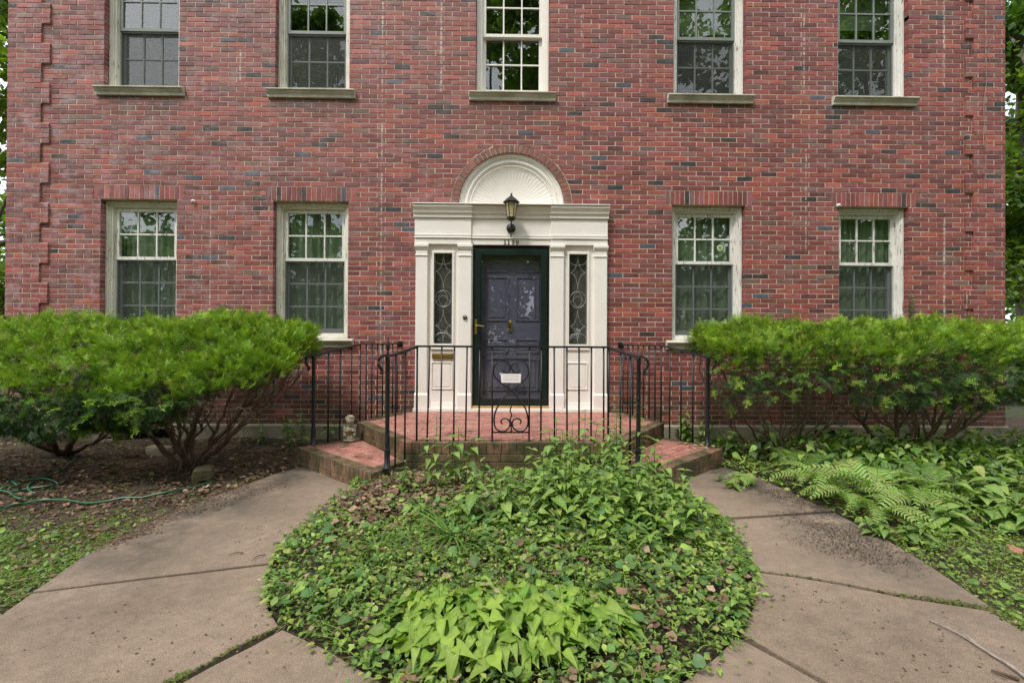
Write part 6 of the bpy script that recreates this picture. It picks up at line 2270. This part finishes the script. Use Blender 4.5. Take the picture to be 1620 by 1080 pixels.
# ------------------------------------------------------------------ trees
def leaf_cloud(centers, radii, n_, size, pal, wts, flat=.6):
    ci = rng.integers(0, len(centers), n_)
    d = rng.normal(0, 1, (n_, 3)); d /= np.linalg.norm(d, axis=1, keepdims=True)
    r_ = rng.random(n_) ** .45
    off = d * r_[:, None] * np.array(radii)[ci][:, None] * np.array([1, 1, flat])
    pos = np.array(centers)[ci] + off
    dirs = rng.normal(0, 1, (n_, 3)); dirs[:, 2] -= .5
    return scatter(T_Q, pos, frames(dirs, rng.uniform(-1, 1, n_)), rng.uniform(size * .6, size * 1.2, n_), pick(pal, wts, n_, .25))


def tree(label, base, h, spread, seed, n_leaves, size, pal, trunk_r, limbs=None, crown_lo=.35, group='trees beyond the house', nclump=70):
    T_ = thing('tree', label, 'tree', base, group)
    rr = random.Random(seed)
    mb = MB()
    top = Vector((rr.uniform(-.3, .3), rr.uniform(-.3, .3), h * .8))
    pts = [Vector((0, 0, -.1)).lerp(top, t) + Vector((.12 * math.sin(t * 5 + seed), .12 * math.cos(t * 4 + seed), 0)) for t in [i / 10 for i in range(11)]]
    mb.tube(pts, [trunk_r * (1.25 if i == 0 else 1 - .75 * i / 10) for i in range(11)], 12)
    mb.build('trunk', M_TBARK, T_, smooth=True, loc=(0, 0, 0))
    tips = []
    mb = MB()
    def limb(p0, p1, r0, dep):
        ln = (p1 - p0).length
        P3 = smooth_pts([tuple(p0), tuple(p0.lerp(p1, .35) + Vector((rr.uniform(-1, 1), rr.uniform(-1, 1), rr.uniform(0, 1))) * ln * .09), tuple(p0.lerp(p1, .7) + Vector((rr.uniform(-1, 1), rr.uniform(-1, 1), rr.uniform(-.5, .5))) * ln * .09), tuple(p1)], 4)
        mb.tube(P3, [r0 * (1 - .7 * i / len(P3)) for i in range(len(P3))], 8 if r0 > .05 else 5)
        tips.append(p1)
        if dep:
            for k in range(4):
                t = rr.uniform(.35, 1); q = Vector(P3[int(t * (len(P3) - 1))])
                d = ((p1 - p0).normalized() + Vector((rr.uniform(-1, 1), rr.uniform(-1, 1), rr.uniform(-.5, .8)))).normalized()
                limb(q, q + d * ln * rr.uniform(.35, .6), r0 * .45, dep - 1)
    if limbs:
        for a, b2, r0 in limbs: limb(Vector(a), Vector(b2), r0, 2)
    for k in range(9):
        t = rr.uniform(crown_lo, .95); q = pts[int(t * 10)]
        a = rr.uniform(0, 6.28)
        limb(q, q + Vector((math.cos(a) * spread * rr.uniform(.5, .9), math.sin(a) * spread * rr.uniform(.5, .9), h * rr.uniform(.05, .22))), trunk_r * .42, 2)
    mb.build('limbs', M_TBARK, T_, smooth=True, loc=(0, 0, 0))
    cs = [tuple(rr.choice(tips) + Vector((rr.gauss(0, .25), rr.gauss(0, .25), rr.gauss(0, .2)))) for _ in range(nclump)]
    A = leaf_cloud(cs, [rr.uniform(.35, .9) for _ in cs], n_leaves, size, pal, [1] * len(pal))
    o = from_np('crown', *A, M_TREELEAF, None)
    o.parent = T_; o['kind'] = 'stuff'
    return T_


MAPLE = [(.07, .15, .03), (.10, .19, .04), (.05, .11, .025), (.13, .22, .05)]
BRM = [(.12, .23, .05), (.16, .28, .06), (.09, .18, .04), (.20, .32, .07)]
LIME = [(.16, .24, .04), (.12, .20, .04), (.20, .28, .06)]
DEEP = [(.03, .07, .02), (.045, .09, .025), (.02, .05, .018)]
# right: a big maple whose limbs reach behind the house corner
tree('large maple with thick grey limbs reaching behind the right corner of the house', (12.2, 4.2, 0), 13, 4.5, 3, 26000, .17, MAPLE, .42,
     limbs=[((0, 0, 2.6), (-4.6, -.6, 3.35), .20), ((0, 0, 2.3), (-4.4, .3, 1.75), .17), ((0, 0, 3.4), (-4.6, .2, 5.4), .18), ((0, 0, 4.6), (-4.2, -.6, 7.2), .15), ((0, 0, 2.5), (-4.4, .4, 2.5), .15)], nclump=150)
tree('dark evergreen tree seen past the right corner of the house', (16.5, 9.5, 0), 9, 3.2, 8, 15000, .16, DEEP, .25, nclump=90)
tree('bright young tree low behind the right end of the yews', (9.6, 1.8, 0), 6.8, 1.5, 12, 16000, .12, LIME + MAPLE[:2], .07, nclump=110, crown_lo=.15)
tree('light green tree seen past the left corner of the house', (-10.6, 3.2, 0), 9, 3.0, 15, 24000, .14, LIME, .18, nclump=150, crown_lo=.15)
tree('dark green tree standing behind the light one on the left', (-17.5, 9, 0), 8, 3.5, 18, 13000, .2, MAPLE, .25, nclump=80, crown_lo=.2)
# hedge-like wood all round, far off; includes the wood across the street that the windows reflect
cs, rs = [], []
rr = random.Random(77)
tr_ = MB()
for k in range(34):
    a = rr.uniform(0, 2 * math.pi)
    R0 = rr.uniform(30, 48)
    x, y = R0 * math.cos(a), R0 * math.sin(a)
    H0 = rr.uniform(8, 13)
    tr_.tube([(x, y, -.1), (x, y, H0 * .6)], [.35, .15], 7)
    for j in range(14):
        t = rr.random(); cs.append((x + rr.gauss(0, 2.0), y + rr.gauss(0, 2.0), 1.2 + H0 * t)); rs.append(rr.uniform(1.2, 2.6) * (1.2 - .5 * t))
A = leaf_cloud(cs, rs, 42000, .55, MAPLE + DEEP[:2], [1] * 6, .8)
from_np('far_woodland', *A, M_TREELEAF, None, kind='stuff')
tr_.build('far_woodland', M_TBARK, kind='stuff')
cs, rs = [], []
for k in range(800):
    x = rr.uniform(-42, 42); cs.append((x, -28 + rr.gauss(0, 1.2), rr.uniform(.2, 9.5))); rs.append(rr.uniform(1.0, 1.8))
from_np('far_shrubbery', *leaf_cloud(cs, rs, 38000, .52, BRM + LIME[:1] + DEEP[:1], [1] * 6, .8), M_TREELEAF, None, kind='stuff')
cs, rs = [], []
tr_ = MB()
for (x, y, H0, W0) in [(-10.5, -19, 19, 4.6), (-4.2, -18, 21, 4.6), (1.6, -17.5, 22, 4.4), (7.5, -18.5, 23, 4.8), (13.5, -17.5, 21, 4.6), (-17, -20, 13, 4.4), (20, -19, 21, 5), (27, -19, 22, 5), (31, -24, 22, 5), (4.6, -24, 26, 4.8), (-1.5, -25, 26, 4.8), (-8, -25, 12, 4.5), (10.5, -24, 25, 4.8), (26, -17, 15, 4.5), (-24, -16, 11, 4.5)]:
    tr_.tube([(x, y, -.1), (x + .2, y, H0 * .4), (x, y + .2, H0 * .8)], [.3, .22, .08], 8)
    for j in range(80):
        t = rr.random() ** .8
        w_ = W0 * math.sin(math.pi * min(.95, .25 + t * .7))
        a = rr.uniform(0, 6.28); r0 = w_ * math.sqrt(rr.random())
        cs.append((x + r0 * math.cos(a), y + r0 * math.sin(a), 1.2 + (H0 - 1.2) * t)); rs.append(rr.uniform(.7, 1.45))
A = leaf_cloud(cs, rs, 105000, .42, BRM + LIME[:1], [1] * 5, .7)
from_np('woodland_across_the_lawn', *A, M_TREELEAF, None, kind='stuff')
tr_.build('woodland_trunks', M_TBARK, kind='stuff')
print('tris', sum(len(o.data.polygons) for o in bpy.data.objects if o.type == 'MESH'), 'objs', len(bpy.data.objects))
